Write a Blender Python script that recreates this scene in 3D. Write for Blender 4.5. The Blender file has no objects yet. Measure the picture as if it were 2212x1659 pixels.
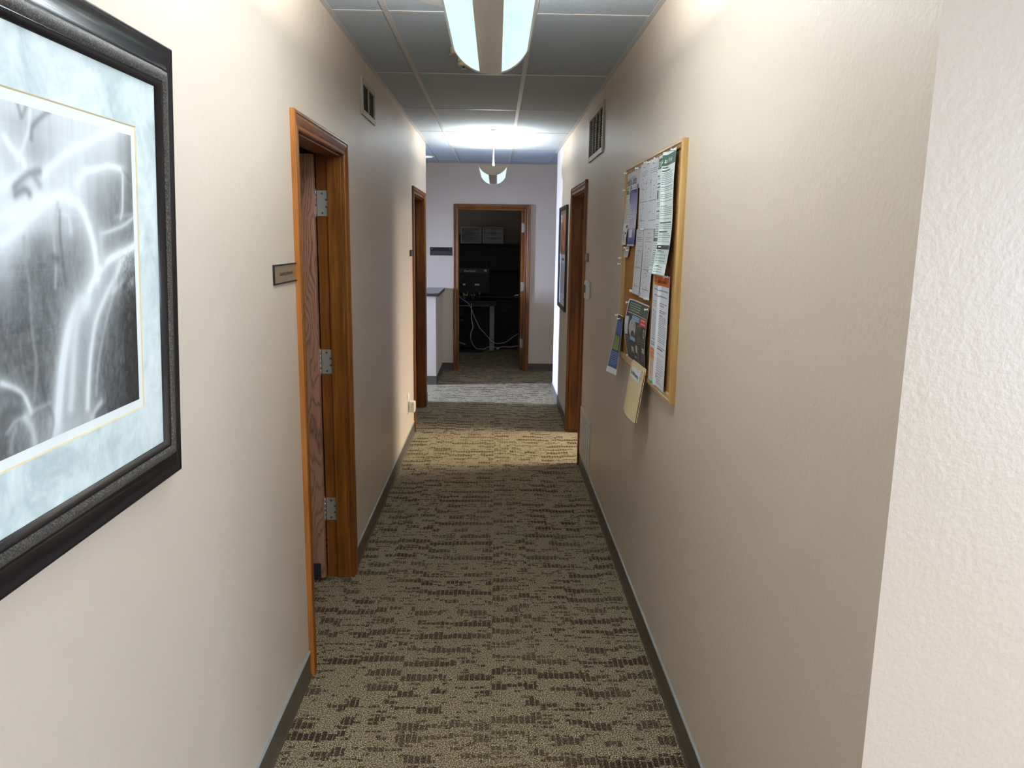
import bpy, bmesh, math, random
import numpy as np
from mathutils import Vector, Matrix

scene = bpy.context.scene
COL = scene.collection
rng = random.Random(7)
nrng = np.random.RandomState(5)

# ------------------------------------------------------------------ camera, world, big lights, exposure
W, H, YEND = 1.35, 2.588, 9.963            # corridor width, ceiling height, far wall
cam_data = bpy.data.cameras.new('camera')
cam = bpy.data.objects.new('camera', cam_data); COL.objects.link(cam); scene.camera = cam
cam_data.sensor_fit = 'HORIZONTAL'; cam_data.sensor_width = 36.0
cam_data.lens = 1687.0 / 2212.0 * 36.0
cam_data.clip_start = 0.02
YAW, PITCH, ROLL = 0.02188, 0.18285, 0.01376
fwd = Vector((math.sin(YAW)*math.cos(PITCH), math.cos(YAW)*math.cos(PITCH), -math.sin(PITCH)))
r0 = Vector((math.cos(YAW), -math.sin(YAW), 0)); u0 = r0.cross(fwd)
rt = math.cos(ROLL)*r0 + math.sin(ROLL)*u0; up = -math.sin(ROLL)*r0 + math.cos(ROLL)*u0
cam.matrix_world = Matrix(((rt.x, up.x, -fwd.x, 0.70634), (rt.y, up.y, -fwd.y, 0.0),
                           (rt.z, up.z, -fwd.z, 1.67226), (0, 0, 0, 1)))

world = bpy.data.worlds.new('world'); scene.world = world; world.use_nodes = True
world.node_tree.nodes['Background'].inputs[0].default_value = (0.62, 0.74, 1.0, 1)
world.node_tree.nodes['Background'].inputs[1].default_value = 0.6

def area(name, loc, size, power, color, target, spread=180.0):
    d = bpy.data.lights.new(name, 'AREA'); d.shape = 'RECTANGLE'; d.size, d.size_y = size
    d.energy = power; d.color = color; d.spread = math.radians(spread)
    o = bpy.data.objects.new(name, d); COL.objects.link(o); o.location = loc
    o.rotation_euler = (Vector(target)-Vector(loc)).to_track_quat('-Z', 'Y').to_euler()
    return o
# daylight through the windows of the rooms around the corridor, far office aside
area('daylight_lobby', (4.35, -1.3, 1.30), (2.2, 1.6), 225, (0.62, 0.79, 1.0), (0, -0.2, 1.1))
area('daylight_reception', (-4.7, 8.30, 1.45), (0.45, 1.0), 140, (0.46, 0.61, 1.0), (1.0, 8.34, 0.60), 54)
area('daylight_side_office', (4.2, 6.3, 1.95), (1.1, 0.9), 44, (1.0, 0.90, 0.72), (0.8, 6.4, 0.0), 70)
area('lobby_ceiling_lamp', (2.4, -1.6, 2.5), (1.2, 1.2), 74, (1.0, 0.88, 0.72), (2.4, -1.6, 0))
area('fill_far_office', (-1.4, 11.2, 1.7), (0.8, 0.8), 2.4, (0.8, 0.88, 1.0), (0.6, 11.8, 0.6))  # dim fill added inside the windowless far office

scene.view_settings.view_transform = 'Standard'
scene.view_settings.look = 'None'
scene.view_settings.exposure = 0.0
scene.view_settings.gamma = 1.0
scene.view_settings.use_curve_mapping = False

# ------------------------------------------------------------------ materials
def lin(c):
    return tuple(((x/255.0)/12.92 if x <= 10.31 else (((x/255.0)+0.055)/1.055)**2.4) for x in c)

class NT:
    """small helper around a material's node tree"""
    def __init__(s, name):
        s.m = bpy.data.materials.new(name); s.m.use_nodes = True
        s.t = s.m.node_tree; s.b = s.t.nodes['Principled BSDF']; s.out = s.t.nodes['Material Output']
    def n(s, typ, **kw):
        nd = s.t.nodes.new(typ)
        for k, v in kw.items():
            if k.startswith('i_'):
                key = k[2:]; key = int(key) if key.isdigit() else key.replace('_', ' ')
                nd.inputs[key].default_value = v
            else: setattr(nd, k, v)
        return nd
    def l(s, a, b): s.t.links.new(a, b)
    def coords(s, scale=(1, 1, 1), kind='Object'):
        tc = s.n('ShaderNodeTexCoord'); mp = s.n('ShaderNodeMapping')
        mp.inputs['Scale'].default_value = scale
        s.l(tc.outputs[kind], mp.inputs['Vector']); return mp.outputs['Vector']
    def pos(s, scale=(1, 1, 1)):
        g = s.n('ShaderNodeNewGeometry'); mp = s.n('ShaderNodeMapping')
        mp.inputs['Scale'].default_value = scale
        s.l(g.outputs['Position'], mp.inputs['Vector']); return mp.outputs['Vector']
    def math(s, op, a, b=None, c=None):
        nd = s.n('ShaderNodeMath', operation=op)
        for i, x in enumerate((a, b, c)):
            if x is None: continue
            if isinstance(x, (int, float)): nd.inputs[i].default_value = x
            else: s.l(x, nd.inputs[i])
        return nd.outputs[0]
    def ramp(s, fac, stops):
        nd = s.n('ShaderNodeValToRGB'); el = nd.color_ramp.elements
        while len(el) < len(stops): el.new(0.5)
        for e, (p, c) in zip(el, stops): e.position = p; e.color = tuple(c)+(1,)
        s.l(fac, nd.inputs['Fac']); return nd.outputs['Color']
    def noise(s, vec, scale, detail=2, rough=0.5, dist=0.0):
        nd = s.n('ShaderNodeTexNoise'); nd.inputs['Scale'].default_value = scale
        nd.inputs['Detail'].default_value = detail; nd.inputs['Roughness'].default_value = rough
        nd.inputs['Distortion'].default_value = dist
        s.l(vec, nd.inputs['Vector']); return nd.outputs['Fac']
    def mix(s, fac, a, b, blend='MIX'):
        nd = s.n('ShaderNodeMix', data_type='RGBA', blend_type=blend)
        for i, x in ((0, fac), (6, a), (7, b)):
            if isinstance(x, (int, float)): nd.inputs[i].default_value = x
            elif isinstance(x, tuple): nd.inputs[i].default_value = x+(1,)
            else: s.l(x, nd.inputs[i])
        return nd.outputs[2]
    def bump(s, h, strength, dist=0.01):
        nd = s.n('ShaderNodeBump'); nd.inputs['Strength'].default_value = strength
        nd.inputs['Distance'].default_value = dist; s.l(h, nd.inputs['Height'])
        s.l(nd.outputs['Normal'], s.b.inputs['Normal'])
    def base(s, c):
        if isinstance(c, tuple): s.b.inputs['Base Color'].default_value = c+(1,)
        else: s.l(c, s.b.inputs['Base Color'])
    def set(s, rough=0.5, metal=0.0, spec=0.5):
        s.b.inputs['Roughness'].default_value = rough; s.b.inputs['Metallic'].default_value = metal
        s.b.inputs['Specular IOR Level'].default_value = spec

def plain(name, rgb, rough=0.5, metal=0.0, spec=0.5, var=0.06, scale=30, bump=0.0):
    k = NT(name); c = lin(rgb); v = k.coords()
    f = k.noise(v, scale, 3)
    k.base(k.mix(f, tuple(x*(1-var) for x in c), tuple(min(1, x*(1+var)) for x in c)))
    k.set(rough, metal, spec)
    if bump: k.bump(f, bump, 0.002)
    return k.m

def wall_paint():
    k = NT('wall_paint'); p = k.pos()
    big = k.noise(p, 1.3, 2); fine = k.noise(p, 95, 3, 0.55); mid = k.noise(p, 38, 2)
    k.base(k.mix(big, lin((198, 182, 165)), lin((205, 189, 172))))
    h = k.math('ADD', k.math('MULTIPLY', fine, 0.7), k.math('MULTIPLY', mid, 0.5))
    k.set(0.42, 0, 0.45); k.bump(h, 0.42, 0.0035); return k.m

def wood(name, dark, mid, light, axis='Z', scale=1.0, rough=0.33, contrast=1.0):
    """stained wood, grain along one axis"""
    k = NT(name)
    long_, short = 1.6*scale, 34*scale
    sc = {'X': (long_, short, short), 'Y': (short, long_, short), 'Z': (short, short, long_)}[axis]
    v = k.pos(sc)
    g = k.noise(v, 1.0, 5, 0.65, 0.6)
    sc2 = tuple(x*4.5 for x in sc); fib = k.noise(k.pos(sc2), 1.0, 3, 0.6)
    blot = k.noise(k.pos((5, 5, 2.5)), 1.0, 3)
    f = k.math('ADD', k.math('MULTIPLY', g, 0.6), k.math('MULTIPLY', blot, 0.4))
    c = k.ramp(f, [(0.32, dark), (0.5, mid), (0.68, light)])
    c = k.mix(k.math('MULTIPLY', k.math('SUBTRACT', 0.62, fib), 1.1*contrast), c, tuple(x*0.45 for x in dark))
    k.base(c); k.set(rough, 0, 0.5); k.bump(fib, 0.12, 0.001); return k.m

def oak_face(name):
    """plain-sawn red oak veneer with long wavy rings, grain along Z"""
    k = NT(name)
    warp = k.noise(k.pos((7.0, 7.0, 1.5)), 1.0, 2, 0.5)
    fine = k.noise(k.pos((22, 22, 6)), 1.0, 2, 0.5)
    sep = k.n('ShaderNodeSeparateXYZ'); k.l(k.pos(), sep.inputs[0])
    ang = k.math('ADD', k.math('MULTIPLY', sep.outputs['X'], 330.0), k.math('ADD', k.math('MULTIPLY', warp, 105.0), k.math('MULTIPLY', fine, 16.0)))
    ring = k.math('POWER', k.math('ADD', k.math('MULTIPLY', k.math('SINE', ang), 0.5), 0.5), 3.0)
    pore = k.noise(k.pos((300, 300, 40)), 1.0, 2, 0.7)
    pm = k.math('MULTIPLY', ring, k.math('ADD', k.math('MULTIPLY', k.math('SUBTRACT', pore, 0.35), 2.2), 0.35))
    pm = k.math('MAXIMUM', k.math('MINIMUM', pm, 1.0), 0.0)
    c = k.mix(k.math('MULTIPLY', fine, 0.6), lin((182, 136, 112)), lin((156, 106, 80)))
    c = k.mix(k.math('MULTIPLY', pm, 0.85), c, lin((82, 50, 36)))
    k.base(c); k.set(0.38, 0, 0.8)
    k.bump(k.math('SUBTRACT', 1.0, pm), 0.25, 0.0008); return k.m

def carpet():
    k = NT('carpet'); g = k.n('ShaderNodeNewGeometry')
    sep = k.n('ShaderNodeSeparateXYZ'); k.l(g.outputs['Position'], sep.inputs[0])
    wob = k.noise(k.pos((1, 1, 1)), 150, 2)
    wx = k.math('ADD', sep.outputs['X'], k.math('MULTIPLY', k.math('SUBTRACT', wob, 0.5), 0.006))
    jw = k.n('ShaderNodeTexWhiteNoise', noise_dimensions='1D'); k.l(k.math('FLOOR', k.math('DIVIDE', sep.outputs['X'], 0.176)), jw.inputs['W'])
    wy = k.math('ADD', k.math('ADD', sep.outputs['Y'], k.math('MULTIPLY', jw.outputs['Value'], 0.052)), k.math('MULTIPLY', k.math('SUBTRACT', k.noise(k.pos((1, 1, 1)), 130, 2), 0.5), 0.009))
    # 24-inch squares laid with their pattern out of step
    tx = k.math('FLOOR', k.math('DIVIDE', k.math('ADD', sep.outputs['X'], 0.39), 0.61)); ty = k.math('FLOOR', k.math('DIVIDE', sep.outputs['Y'], 0.61))
    tc = k.n('ShaderNodeCombineXYZ'); k.l(tx, tc.inputs[0]); k.l(ty, tc.inputs[1])
    tn = k.n('ShaderNodeTexWhiteNoise', noise_dimensions='2D'); k.l(tc.outputs[0], tn.inputs['Vector'])
    shift = tn.outputs['Value']
    def layer(pitch, lo, hi, cell, thr, seed, dashw, gap):
        r = k.math('ADD', k.math('DIVIDE', wy, pitch), k.math('ADD', k.math('MULTIPLY', shift, 9.0), 60.0+seed))
        row = k.math('FLOOR', r); fy = k.math('FRACT', r)
        wn = k.n('ShaderNodeTexWhiteNoise', noise_dimensions='1D'); k.l(row, wn.inputs['W'])
        cx0 = k.math('ADD', k.math('DIVIDE', wx, cell), k.math('MULTIPLY', wn.outputs['Value'], 37.0))
        cx = k.math('FLOOR', cx0)
        w2 = k.n('ShaderNodeTexWhiteNoise', noise_dimensions='2D')
        cmb = k.n('ShaderNodeCombineXYZ'); k.l(cx, cmb.inputs[0]); k.l(k.math('ADD', row, k.math('MULTIPLY', shift, 77.0)), cmb.inputs[1])
        k.l(cmb.outputs[0], w2.inputs['Vector'])
        run = k.math('GREATER_THAN', w2.outputs['Value'], thr)
        # each dash has its own length
        dx = k.math('DIVIDE', wx, dashw); di = k.math('FLOOR', dx)
        w3 = k.n('ShaderNodeTexWhiteNoise', noise_dimensions='2D'); c3 = k.n('ShaderNodeCombineXYZ')
        k.l(di, c3.inputs[0]); k.l(row, c3.inputs[1]); k.l(c3.outputs[0], w3.inputs['Vector'])
        top = k.math('ADD', hi, k.math('MULTIPLY', k.math('SUBTRACT', w3.outputs['Value'], 0.5), 0.16))
        iny = k.math('MULTIPLY', k.math('GREATER_THAN', fy, lo), k.math('LESS_THAN', fy, top))
        dash = k.math('ADD', k.math('MULTIPLY', k.math('GREATER_THAN', k.math('FRACT', dx), gap), 0.72), 0.28)
        return k.math('MULTIPLY', k.math('MULTIPLY', iny, run), dash)
    tall = layer(0.104, 0.06, 0.46, 0.088, 0.57, 0.0, 0.0205, 0.22)
    mid = layer(0.104, 0.62, 0.84, 0.062, 0.60, 0.37, 0.0205, 0.25)
    thin = layer(0.052, 0.20, 0.42, 0.041, 0.70, 0.3, 0.0205, 0.25)
    small = layer(0.031, 0.2, 0.60, 0.020, 0.80, 0.7, 0.0205, 0.2)
    m = k.math('MAXIMUM', k.math('MAXIMUM', tall, mid), k.math('MAXIMUM', thin, small))
    patch = k.noise(k.pos((2.2, 3.2, 1)), 1.0, 2)
    m = k.math('MULTIPLY', m, k.math('ADD', k.math('MULTIPLY', patch, 1.0), 0.34))
    loops = k.n('ShaderNodeTexVoronoi'); k.l(k.pos((1, 1, 1)), loops.inputs['Vector'])
    loops.inputs['Scale'].default_value = 210
    spk = k.n('ShaderNodeTexNoise'); k.l(k.pos((1, 1, 1)), spk.inputs['Vector'])
    spk.inputs['Scale'].default_value = 215; spk.inputs['Detail'].default_value = 2
    base = k.ramp(spk.outputs['Fac'], [(0.37, lin((58, 47, 35))), (0.50, lin((142, 124, 97))), (0.62, lin((228, 211, 178)))])
    tint = k.noise(k.pos((9, 14, 1)), 1.0, 2)
    base = k.mix(k.math('MULTIPLY', tint, 0.35), base, lin((142, 134, 96)))
    darkc = k.ramp(spk.outputs['Fac'], [(0.38, lin((30, 20, 15))), (0.64, lin((112, 88, 70)))])
    k.base(k.mix(k.math('MINIMUM', m, 1.0), base, darkc)); k.set(0.95, 0, 0.12)
    h = k.math('ADD', k.math('MULTIPLY', spk.outputs['Fac'], 1.0), k.math('MULTIPLY', loops.outputs['Distance'], -0.8))
    k.bump(h, 0.9, 0.006); return k.m

def tile_mat():
    k = NT('ceiling_tile_board'); p = k.pos()
    pit = k.noise(p, 330, 3, 0.7); crack = k.noise(p, 70, 3, 0.6, 1.0)
    c = k.ramp(pit, [(0.30, lin((112, 117, 123))), (0.43, lin((174, 185, 195))), (0.60, lin((182, 194, 205)))])
    k.base(c); k.set(0.95, 0, 0.1)
    k.bump(k.math('ADD', pit, k.math('MULTIPLY', crack, 0.5)), 0.55, 0.004); return k.m

def emit(name, rgb, strength, stripes=False):
    k = NT(name); c = lin(rgb); v = k.coords()
    k.base((0.05, 0.055, 0.055) if stripes else c); k.set(0.35, 0, 0.4)
    if stripes:
        w = k.n('ShaderNodeTexWave', wave_type='BANDS', bands_direction='X')
        w.inputs['Scale'].default_value = 70; w.inputs['Distortion'].default_value = 0.4
        k.l(v, w.inputs['Vector'])
        f = k.noise(v, 9, 2)
        col = k.mix(k.math('MULTIPLY', w.outputs['Fac'], 0.16), c, tuple(x*0.72 for x in c))
        col = k.mix(k.math('MULTIPLY', k.math('MAXIMUM', k.math('SUBTRACT', f, 0.48), 0.0), 1.5), col, (0.42, 0.85, 0.9))
        k.l(col, k.b.inputs['Emission Color'])
    else: k.b.inputs['Emission Color'].default_value = c+(1,)
    k.b.inputs['Emission Strength'].default_value = strength
    return k.m

def glass_pane(name, tint=(1, 1, 1), refl=0.9):
    k = NT(name); k.t.nodes.remove(k.b)
    tr = k.n('ShaderNodeBsdfTransparent'); tr.inputs[0].default_value = tint+(1,)
    gl = k.n('ShaderNodeBsdfGlossy'); gl.inputs['Roughness'].default_value = 0.02
    fr = k.n('ShaderNodeFresnel'); fr.inputs['IOR'].default_value = 1.45
    f = k.math('MULTIPLY', fr.outputs[0], refl)
    f = k.math('ADD', f, k.math('MULTIPLY', k.noise(k.coords(), 3, 1), 0.004))
    mx = k.n('ShaderNodeMixShader'); k.l(f, mx.inputs[0]); k.l(tr.outputs[0], mx.inputs[1]); k.l(gl.outputs[0], mx.inputs[2])
    k.l(mx.outputs[0], k.out.inputs['Surface']); return k.m

def printed(name='printed_paper', rough=0.55):
    k = NT(name); a = k.n('ShaderNodeAttribute', attribute_name='print')
    f = k.noise(k.coords(), 60, 2)
    k.base(k.mix(k.math('MULTIPLY', f, 0.05), a.outputs['Color'], (0.5, 0.5, 0.5))); k.set(rough, 0, 0.4)
    return k.m

def cork():
    k = NT('cork'); p = k.pos(); f = k.noise(p, 160, 3, 0.7)
    k.base(k.ramp(f, [(0.3, lin((128, 86, 44))), (0.5, lin((172, 124, 72))), (0.7, lin((196, 150, 96)))]))
    k.set(0.9, 0, 0.15); k.bump(f, 0.3, 0.002); return k.m

def mat_board():
    k = NT('mottled_mat_board'); v = k.pos()
    a = k.noise(v, 9, 5, 0.6, 0.6); b = k.noise(v, 70, 3)
    f = k.math('ADD', k.math('MULTIPLY', a, 0.85), k.math('MULTIPLY', b, 0.15))
    k.base(k.ramp(f, [(0.36, lin((190, 203, 202))), (0.5, lin((214, 225, 222))), (0.64, lin((234, 240, 238)))]))
    k.set(0.85, 0, 0.2); return k.m

def pewter():
    k = NT('pewter_band'); v = k.pos((60, 260, 260))
    w = k.noise(v, 1.6, 3, 0.7)
    k.base(k.ramp(w, [(0.35, lin((40, 38, 36))), (0.5, lin((74, 70, 66))), (0.65, lin((122, 117, 108)))]))
    k.set(0.42, 0.35, 0.5); k.bump(w, 0.7, 0.002); return k.m

M = {}
M['paint'] = wall_paint()
M['carpet'] = carpet()
M['tile'] = tile_mat()
M['tee'] = plain('tee_enamel', (186, 186, 186), 0.5, 0, 0.4, 0.02)
M['slab'] = plain('plenum_slab', (120, 118, 115), 0.9)
D, MI, LI = lin((84, 46, 16)), lin((128, 76, 28)), lin((164, 104, 44))
M['trim_z'] = wood('stained_trim_upright', D, MI, LI, 'Z')
M['trim_y'] = wood('stained_trim_along', D, MI, LI, 'Y')
M['trim_x'] = wood('stained_trim_across', D, MI, LI, 'X')
M['trim_edge'] = wood('honey_trim_edge', lin((150, 88, 36)), lin((186, 118, 54)), lin((208, 142, 76)), 'Z', 1, 0.4, 0.5)
M['door_oak'] = oak_face('red_oak_veneer')
M['board_oak_z'] = wood('golden_oak_upright', lin((150, 112, 62)), lin((182, 144, 86)), lin((204, 170, 112)), 'Z', 1.2, 0.4, 0.5)
M['board_oak_y'] = wood('golden_oak_along', lin((150, 112, 62)), lin((182, 144, 86)), lin((204, 170, 112)), 'Y', 1.2, 0.3, 0.5)
M['vinyl'] = plain('vinyl_base', (84, 74, 62), 0.42, 0, 0.5, 0.12, 120)
M['steel'] = plain('brushed_steel', (176, 174, 168), 0.34, 0.45, 0.5, 0.06, 80)
M['chrome'] = plain('chrome', (220, 220, 220), 0.12, 1.0, 0.5, 0.02)
M['screw'] = plain('screw_metal', (120, 118, 112), 0.3, 0.9)
M['black'] = plain('black_plastic', (20, 20, 22), 0.45)
M['void'] = plain('duct_dark', (14, 13, 13), 0.9)
M['black_lacquer'] = plain('black_lacquer', (22, 21, 25), 0.2, 0, 0.7, 0.05)
M['pewter'] = pewter()
M['mat'] = mat_board()
M['bevel'] = plain('mat_bevel', (226, 206, 160), 0.8)
M['print_border'] = plain('print_border', (238, 240, 236), 0.8, var=0.01)
M['glass'] = glass_pane('picture_glass', refl=0.06)
M['printed'] = printed()
M['cork'] = cork()
M['paper'] = plain('paper_white', (228, 230, 232), 0.7, var=0.02)
M['manila'] = plain('manila_card', (232, 208, 164), 0.7, var=0.04)
M['pin'] = plain('clear_pin_plastic', (232, 232, 226), 0.1, 0, 0.8, 0.02)
M['green_pin'] = plain('green_pin_plastic', (40, 150, 90), 0.2, 0, 0.8, 0.02)
M['ink'] = plain('ink_dark', (40, 40, 44), 0.6)
M['ink_mid'] = plain('ink_grey', (92, 92, 98), 0.6)
M['ink_white'] = plain('ink_white', (232, 236, 234), 0.6)
M['vent'] = plain('vent_enamel', (176, 166, 152), 0.45, 0, 0.5, 0.04)
M['vent_dark'] = plain('vent_brown_edge', (96, 84, 76), 0.5)
M['white_plastic'] = plain('white_plastic', (222, 222, 214), 0.4, 0, 0.5, 0.02)
M['offwhite'] = plain('off_white_plastic', (206, 202, 190), 0.45)
M['beige'] = plain('beige_plastic', (190, 174, 136), 0.45)
M['brass'] = plain('brushed_brass', (156, 132, 96), 0.3, 0.5, 0.5, 0.05)
M['fixture'] = plain('fixture_grey', (206, 202, 196), 0.4, 0.1, 0.5, 0.02)
M['fixture_white'] = plain('fixture_white', (226, 226, 222), 0.5)
M['lens'] = emit('prismatic_lens', (222, 250, 252), 1.06, True)
M['tube'] = emit('fluorescent_tube', (235, 255, 255), 3.0)
M['downlight'] = emit('flush_light_diffuser', (225, 235, 255), 1.0)
M['window_pane'] = emit('sky_lit_window', (210, 225, 255), 1.5)
M['laminate'] = plain('grey_laminate', (104, 104, 110), 0.25, 0, 0.6, 0.1, 200)
M['laminate_edge'] = plain('dark_laminate_edge', (58, 52, 50), 0.4)
M['espresso'] = plain('espresso_furniture', (26, 20, 19), 0.5, 0, 0.3, 0.15)
M['desk_black'] = plain('desk_black', (24, 22, 22), 0.5)
M['grey_metal'] = plain('grey_painted_metal', (150, 156, 156), 0.45, 0.2)
M['clear_drawer'] = plain('clear_drawer_front', (96, 98, 108), 0.25, 0, 0.7, 0.2, 18)
M['drawer_frame'] = plain('drawer_frame_white', (240, 238, 240), 0.5)
M['base_edge_sheen'] = plain('vinyl_base_top_sheen', (150, 154, 154), 0.4)
M['sweep'] = plain('dark_door_sweep', (40, 44, 56), 0.35)
M['cable'] = plain('white_cable', (214, 210, 200), 0.5)
M['mat_rubber'] = plain('black_rubber_mat', (20, 24, 34), 0.6)
M['navy'] = plain('navy_plastic', (44, 58, 96), 0.5)
M['hl_green'] = plain('highlighter_green', (150, 220, 70), 0.5)
M['hl_yellow'] = plain('highlighter_yellow', (226, 226, 90), 0.5)
M['hl_pink'] = plain('pen_pink', (206, 150, 190), 0.5)
M['hl_blue'] = plain('pen_blue', (120, 170, 226), 0.5)
M['grille_white'] = plain('floor_grille_enamel', (190, 184, 172), 0.45)

# ------------------------------------------------------------------ mesh helpers
def tag(o, label=None, cat=None, group=None, kind=None):
    if label: o['label'] = label
    if cat: o['category'] = cat
    if group: o['group'] = group
    if kind: o['kind'] = kind
    return o

def empty(name, loc=(0, 0, 0), parent=None, rot=(0, 0, 0)):
    o = bpy.data.objects.new(name, None); o.empty_display_size = 0.05
    COL.objects.link(o); o.location = loc; o.rotation_euler = rot
    if parent: o.parent = parent
    return o

def world_of(o):
    m = Matrix.LocRotScale(o.location, o.rotation_euler, o.scale)
    return (world_of(o.parent) @ o.matrix_parent_inverse @ m) if o.parent else m

def link_mesh(name, me, mat=None, parent=None):
    o = bpy.data.objects.new(name, me); COL.objects.link(o)
    if mat is not None and not me.materials: me.materials.append(mat)
    if parent is not None:
        o.parent = parent
        o.matrix_parent_inverse = world_of(parent).inverted()
    return o

class MB:
    """collects shapes in world coordinates and links them as one mesh object"""
    def __init__(s): s.bm = bmesh.new()
    def box(s, x0, x1, y0, y1, z0, z1, bev=0.0, rot=None, about=None):
        g = bmesh.ops.create_cube(s.bm, size=1.0); vs = g['verts']
        c = Vector(((x0+x1)/2, (y0+y1)/2, (z0+z1)/2))
        for v in vs: v.co = Vector((v.co.x*abs(x1-x0), v.co.y*abs(y1-y0), v.co.z*abs(z1-z0))) + c
        if bev:
            es = list({e for v in vs for e in v.link_edges})
            r = bmesh.ops.bevel(s.bm, geom=es, offset=bev, segments=2, affect='EDGES', profile=0.6)
            vs = list({v for f in r['faces'] for v in f.verts} | {v for v in vs if v.is_valid})
        if rot is not None:
            a = Vector(about) if about is not None else c
            for v in vs: v.co = rot @ (v.co-a) + a
        return s
    def cyl(s, p0, p1, r0, r1=None, seg=16, caps=True):
        r1 = r0 if r1 is None else r1
        p0, p1 = Vector(p0), Vector(p1); d = p1-p0
        q = d.to_track_quat('Z', 'Y').to_matrix()
        a, b = [], []
        for i in range(seg):
            t = 2*math.pi*i/seg; v = Vector((math.cos(t), math.sin(t), 0))
            a.append(s.bm.verts.new(p0+q@(v*r0))); b.append(s.bm.verts.new(p1+q@(v*r1)))
        for i in range(seg):
            j = (i+1) % seg; f = s.bm.faces.new((a[i], a[j], b[j], b[i])); f.smooth = True
        if caps:
            s.bm.faces.new(a[::-1]); s.bm.faces.new(b)
        return s
    def lathe(s, c, prof, seg=24, axis=Vector((0, 0, 1))):
        q = Vector(axis).to_track_quat('Z', 'Y').to_matrix(); c = Vector(c); rings = []
        for r, z in prof:
            rings.append([s.bm.verts.new(c+q@Vector((r*math.cos(2*math.pi*i/seg), r*math.sin(2*math.pi*i/seg), z))) for i in range(seg)])
        for a, b in zip(rings, rings[1:]):
            for i in range(seg):
                j = (i+1) % seg; f = s.bm.faces.new((a[i], a[j], b[j], b[i])); f.smooth = True
        s.bm.faces.new(rings[0][::-1]); s.bm.faces.new(rings[-1])
        return s
    def tube(s, pts, r, seg=8):
        pts = [Vector(p) for p in pts]; rings = []
        for i, p in enumerate(pts):
            d = (pts[min(i+1, len(pts)-1)]-pts[max(i-1, 0)]).normalized()
            q = d.to_track_quat('Z', 'Y').to_matrix()
            rings.append([s.bm.verts.new(p+q@Vector((r*math.cos(2*math.pi*k/seg), r*math.sin(2*math.pi*k/seg), 0))) for k in range(seg)])
        for a, b in zip(rings, rings[1:]):
            best = min(range(seg), key=lambda o: (a[0].co-b[o].co).length)
            for i in range(seg):
                j = (i+1) % seg
                f = s.bm.faces.new((a[i], a[j], b[(j+best) % seg], b[(i+best) % seg])); f.smooth = True
        s.bm.faces.new(rings[0][::-1]); s.bm.faces.new(rings[-1])
        return s
    def loft(s, rings, closed=False, caps=True, smooth=False):
        """rings: list of lists of points; closed = each ring closes on itself"""
        R = [[s.bm.verts.new(Vector(p)) for p in r] for r in rings]
        for a, b in zip(R, R[1:]):
            n = len(a)
            for i in range(n if closed else n-1):
                j = (i+1) % n; f = s.bm.faces.new((a[i], a[j], b[j], b[i])); f.smooth = smooth
        if caps and closed: s.bm.faces.new(R[0][::-1]); s.bm.faces.new(R[-1])
        return s
    def build(s, name, mat, parent=None, kind=None):
        bmesh.ops.recalc_face_normals(s.bm, faces=s.bm.faces)
        me = bpy.data.meshes.new(name); s.bm.to_mesh(me); s.bm.free()
        o = link_mesh(name, me, mat, parent)
        if kind: o['kind'] = kind
        return o

def spline(pts, n=8):
    P = [Vector(p) for p in pts]; out = []
    for i in range(len(P)-1):
        p0, p1, p2, p3 = P[max(i-1, 0)], P[i], P[i+1], P[min(i+2, len(P)-1)]
        for k in range(n):
            t = k/n
            out.append(0.5*((2*p1)+(p2-p0)*t+(2*p0-5*p1+4*p2-p3)*t*t+(3*p1-p0-3*p2+p3)*t**3))
    out.append(P[-1]); return out

def copy_part(src, name, parent, delta):
    o = src.copy(); COL.objects.link(o); o.name = name; o.parent = parent
    o.matrix_parent_inverse = src.matrix_parent_inverse.copy()
    o.location = src.location + Vector(delta); return o

def text_obj(name, s, size, fn, mat, parent, align='LEFT', condense=1.0, ext=0.0):
    """lettering: fn maps (along, up) in metres to a world point"""
    cu = bpy.data.curves.new('txt', 'FONT'); cu.body = s; cu.size = size; cu.align_x = align
    cu.resolution_u = 3; cu.extrude = ext; cu.offset = size*0.012
    to = bpy.data.objects.new('txt', cu); COL.objects.link(to)
    dg = bpy.context.evaluated_depsgraph_get()
    me = bpy.data.meshes.new_from_object(to.evaluated_get(dg))
    bpy.data.objects.remove(to); bpy.data.curves.remove(cu)
    for v in me.vertices: v.co = Vector(fn(v.co.x*condense, v.co.y))
    me.materials.clear()
    return link_mesh(name, me, mat, parent)

# ------------------------------------------------------------------ the setting: floor, walls, ceiling
T = 0.12                                     # wall thickness
def structure(name, mb, mat, parent=None):
    return mb.build(name, mat, parent, 'structure')

fl = MB().box(-5.2, 4.6, -4.2, 13.2, -0.05, 0.0)
floor = structure('floor', fl, M['carpet'])

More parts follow.
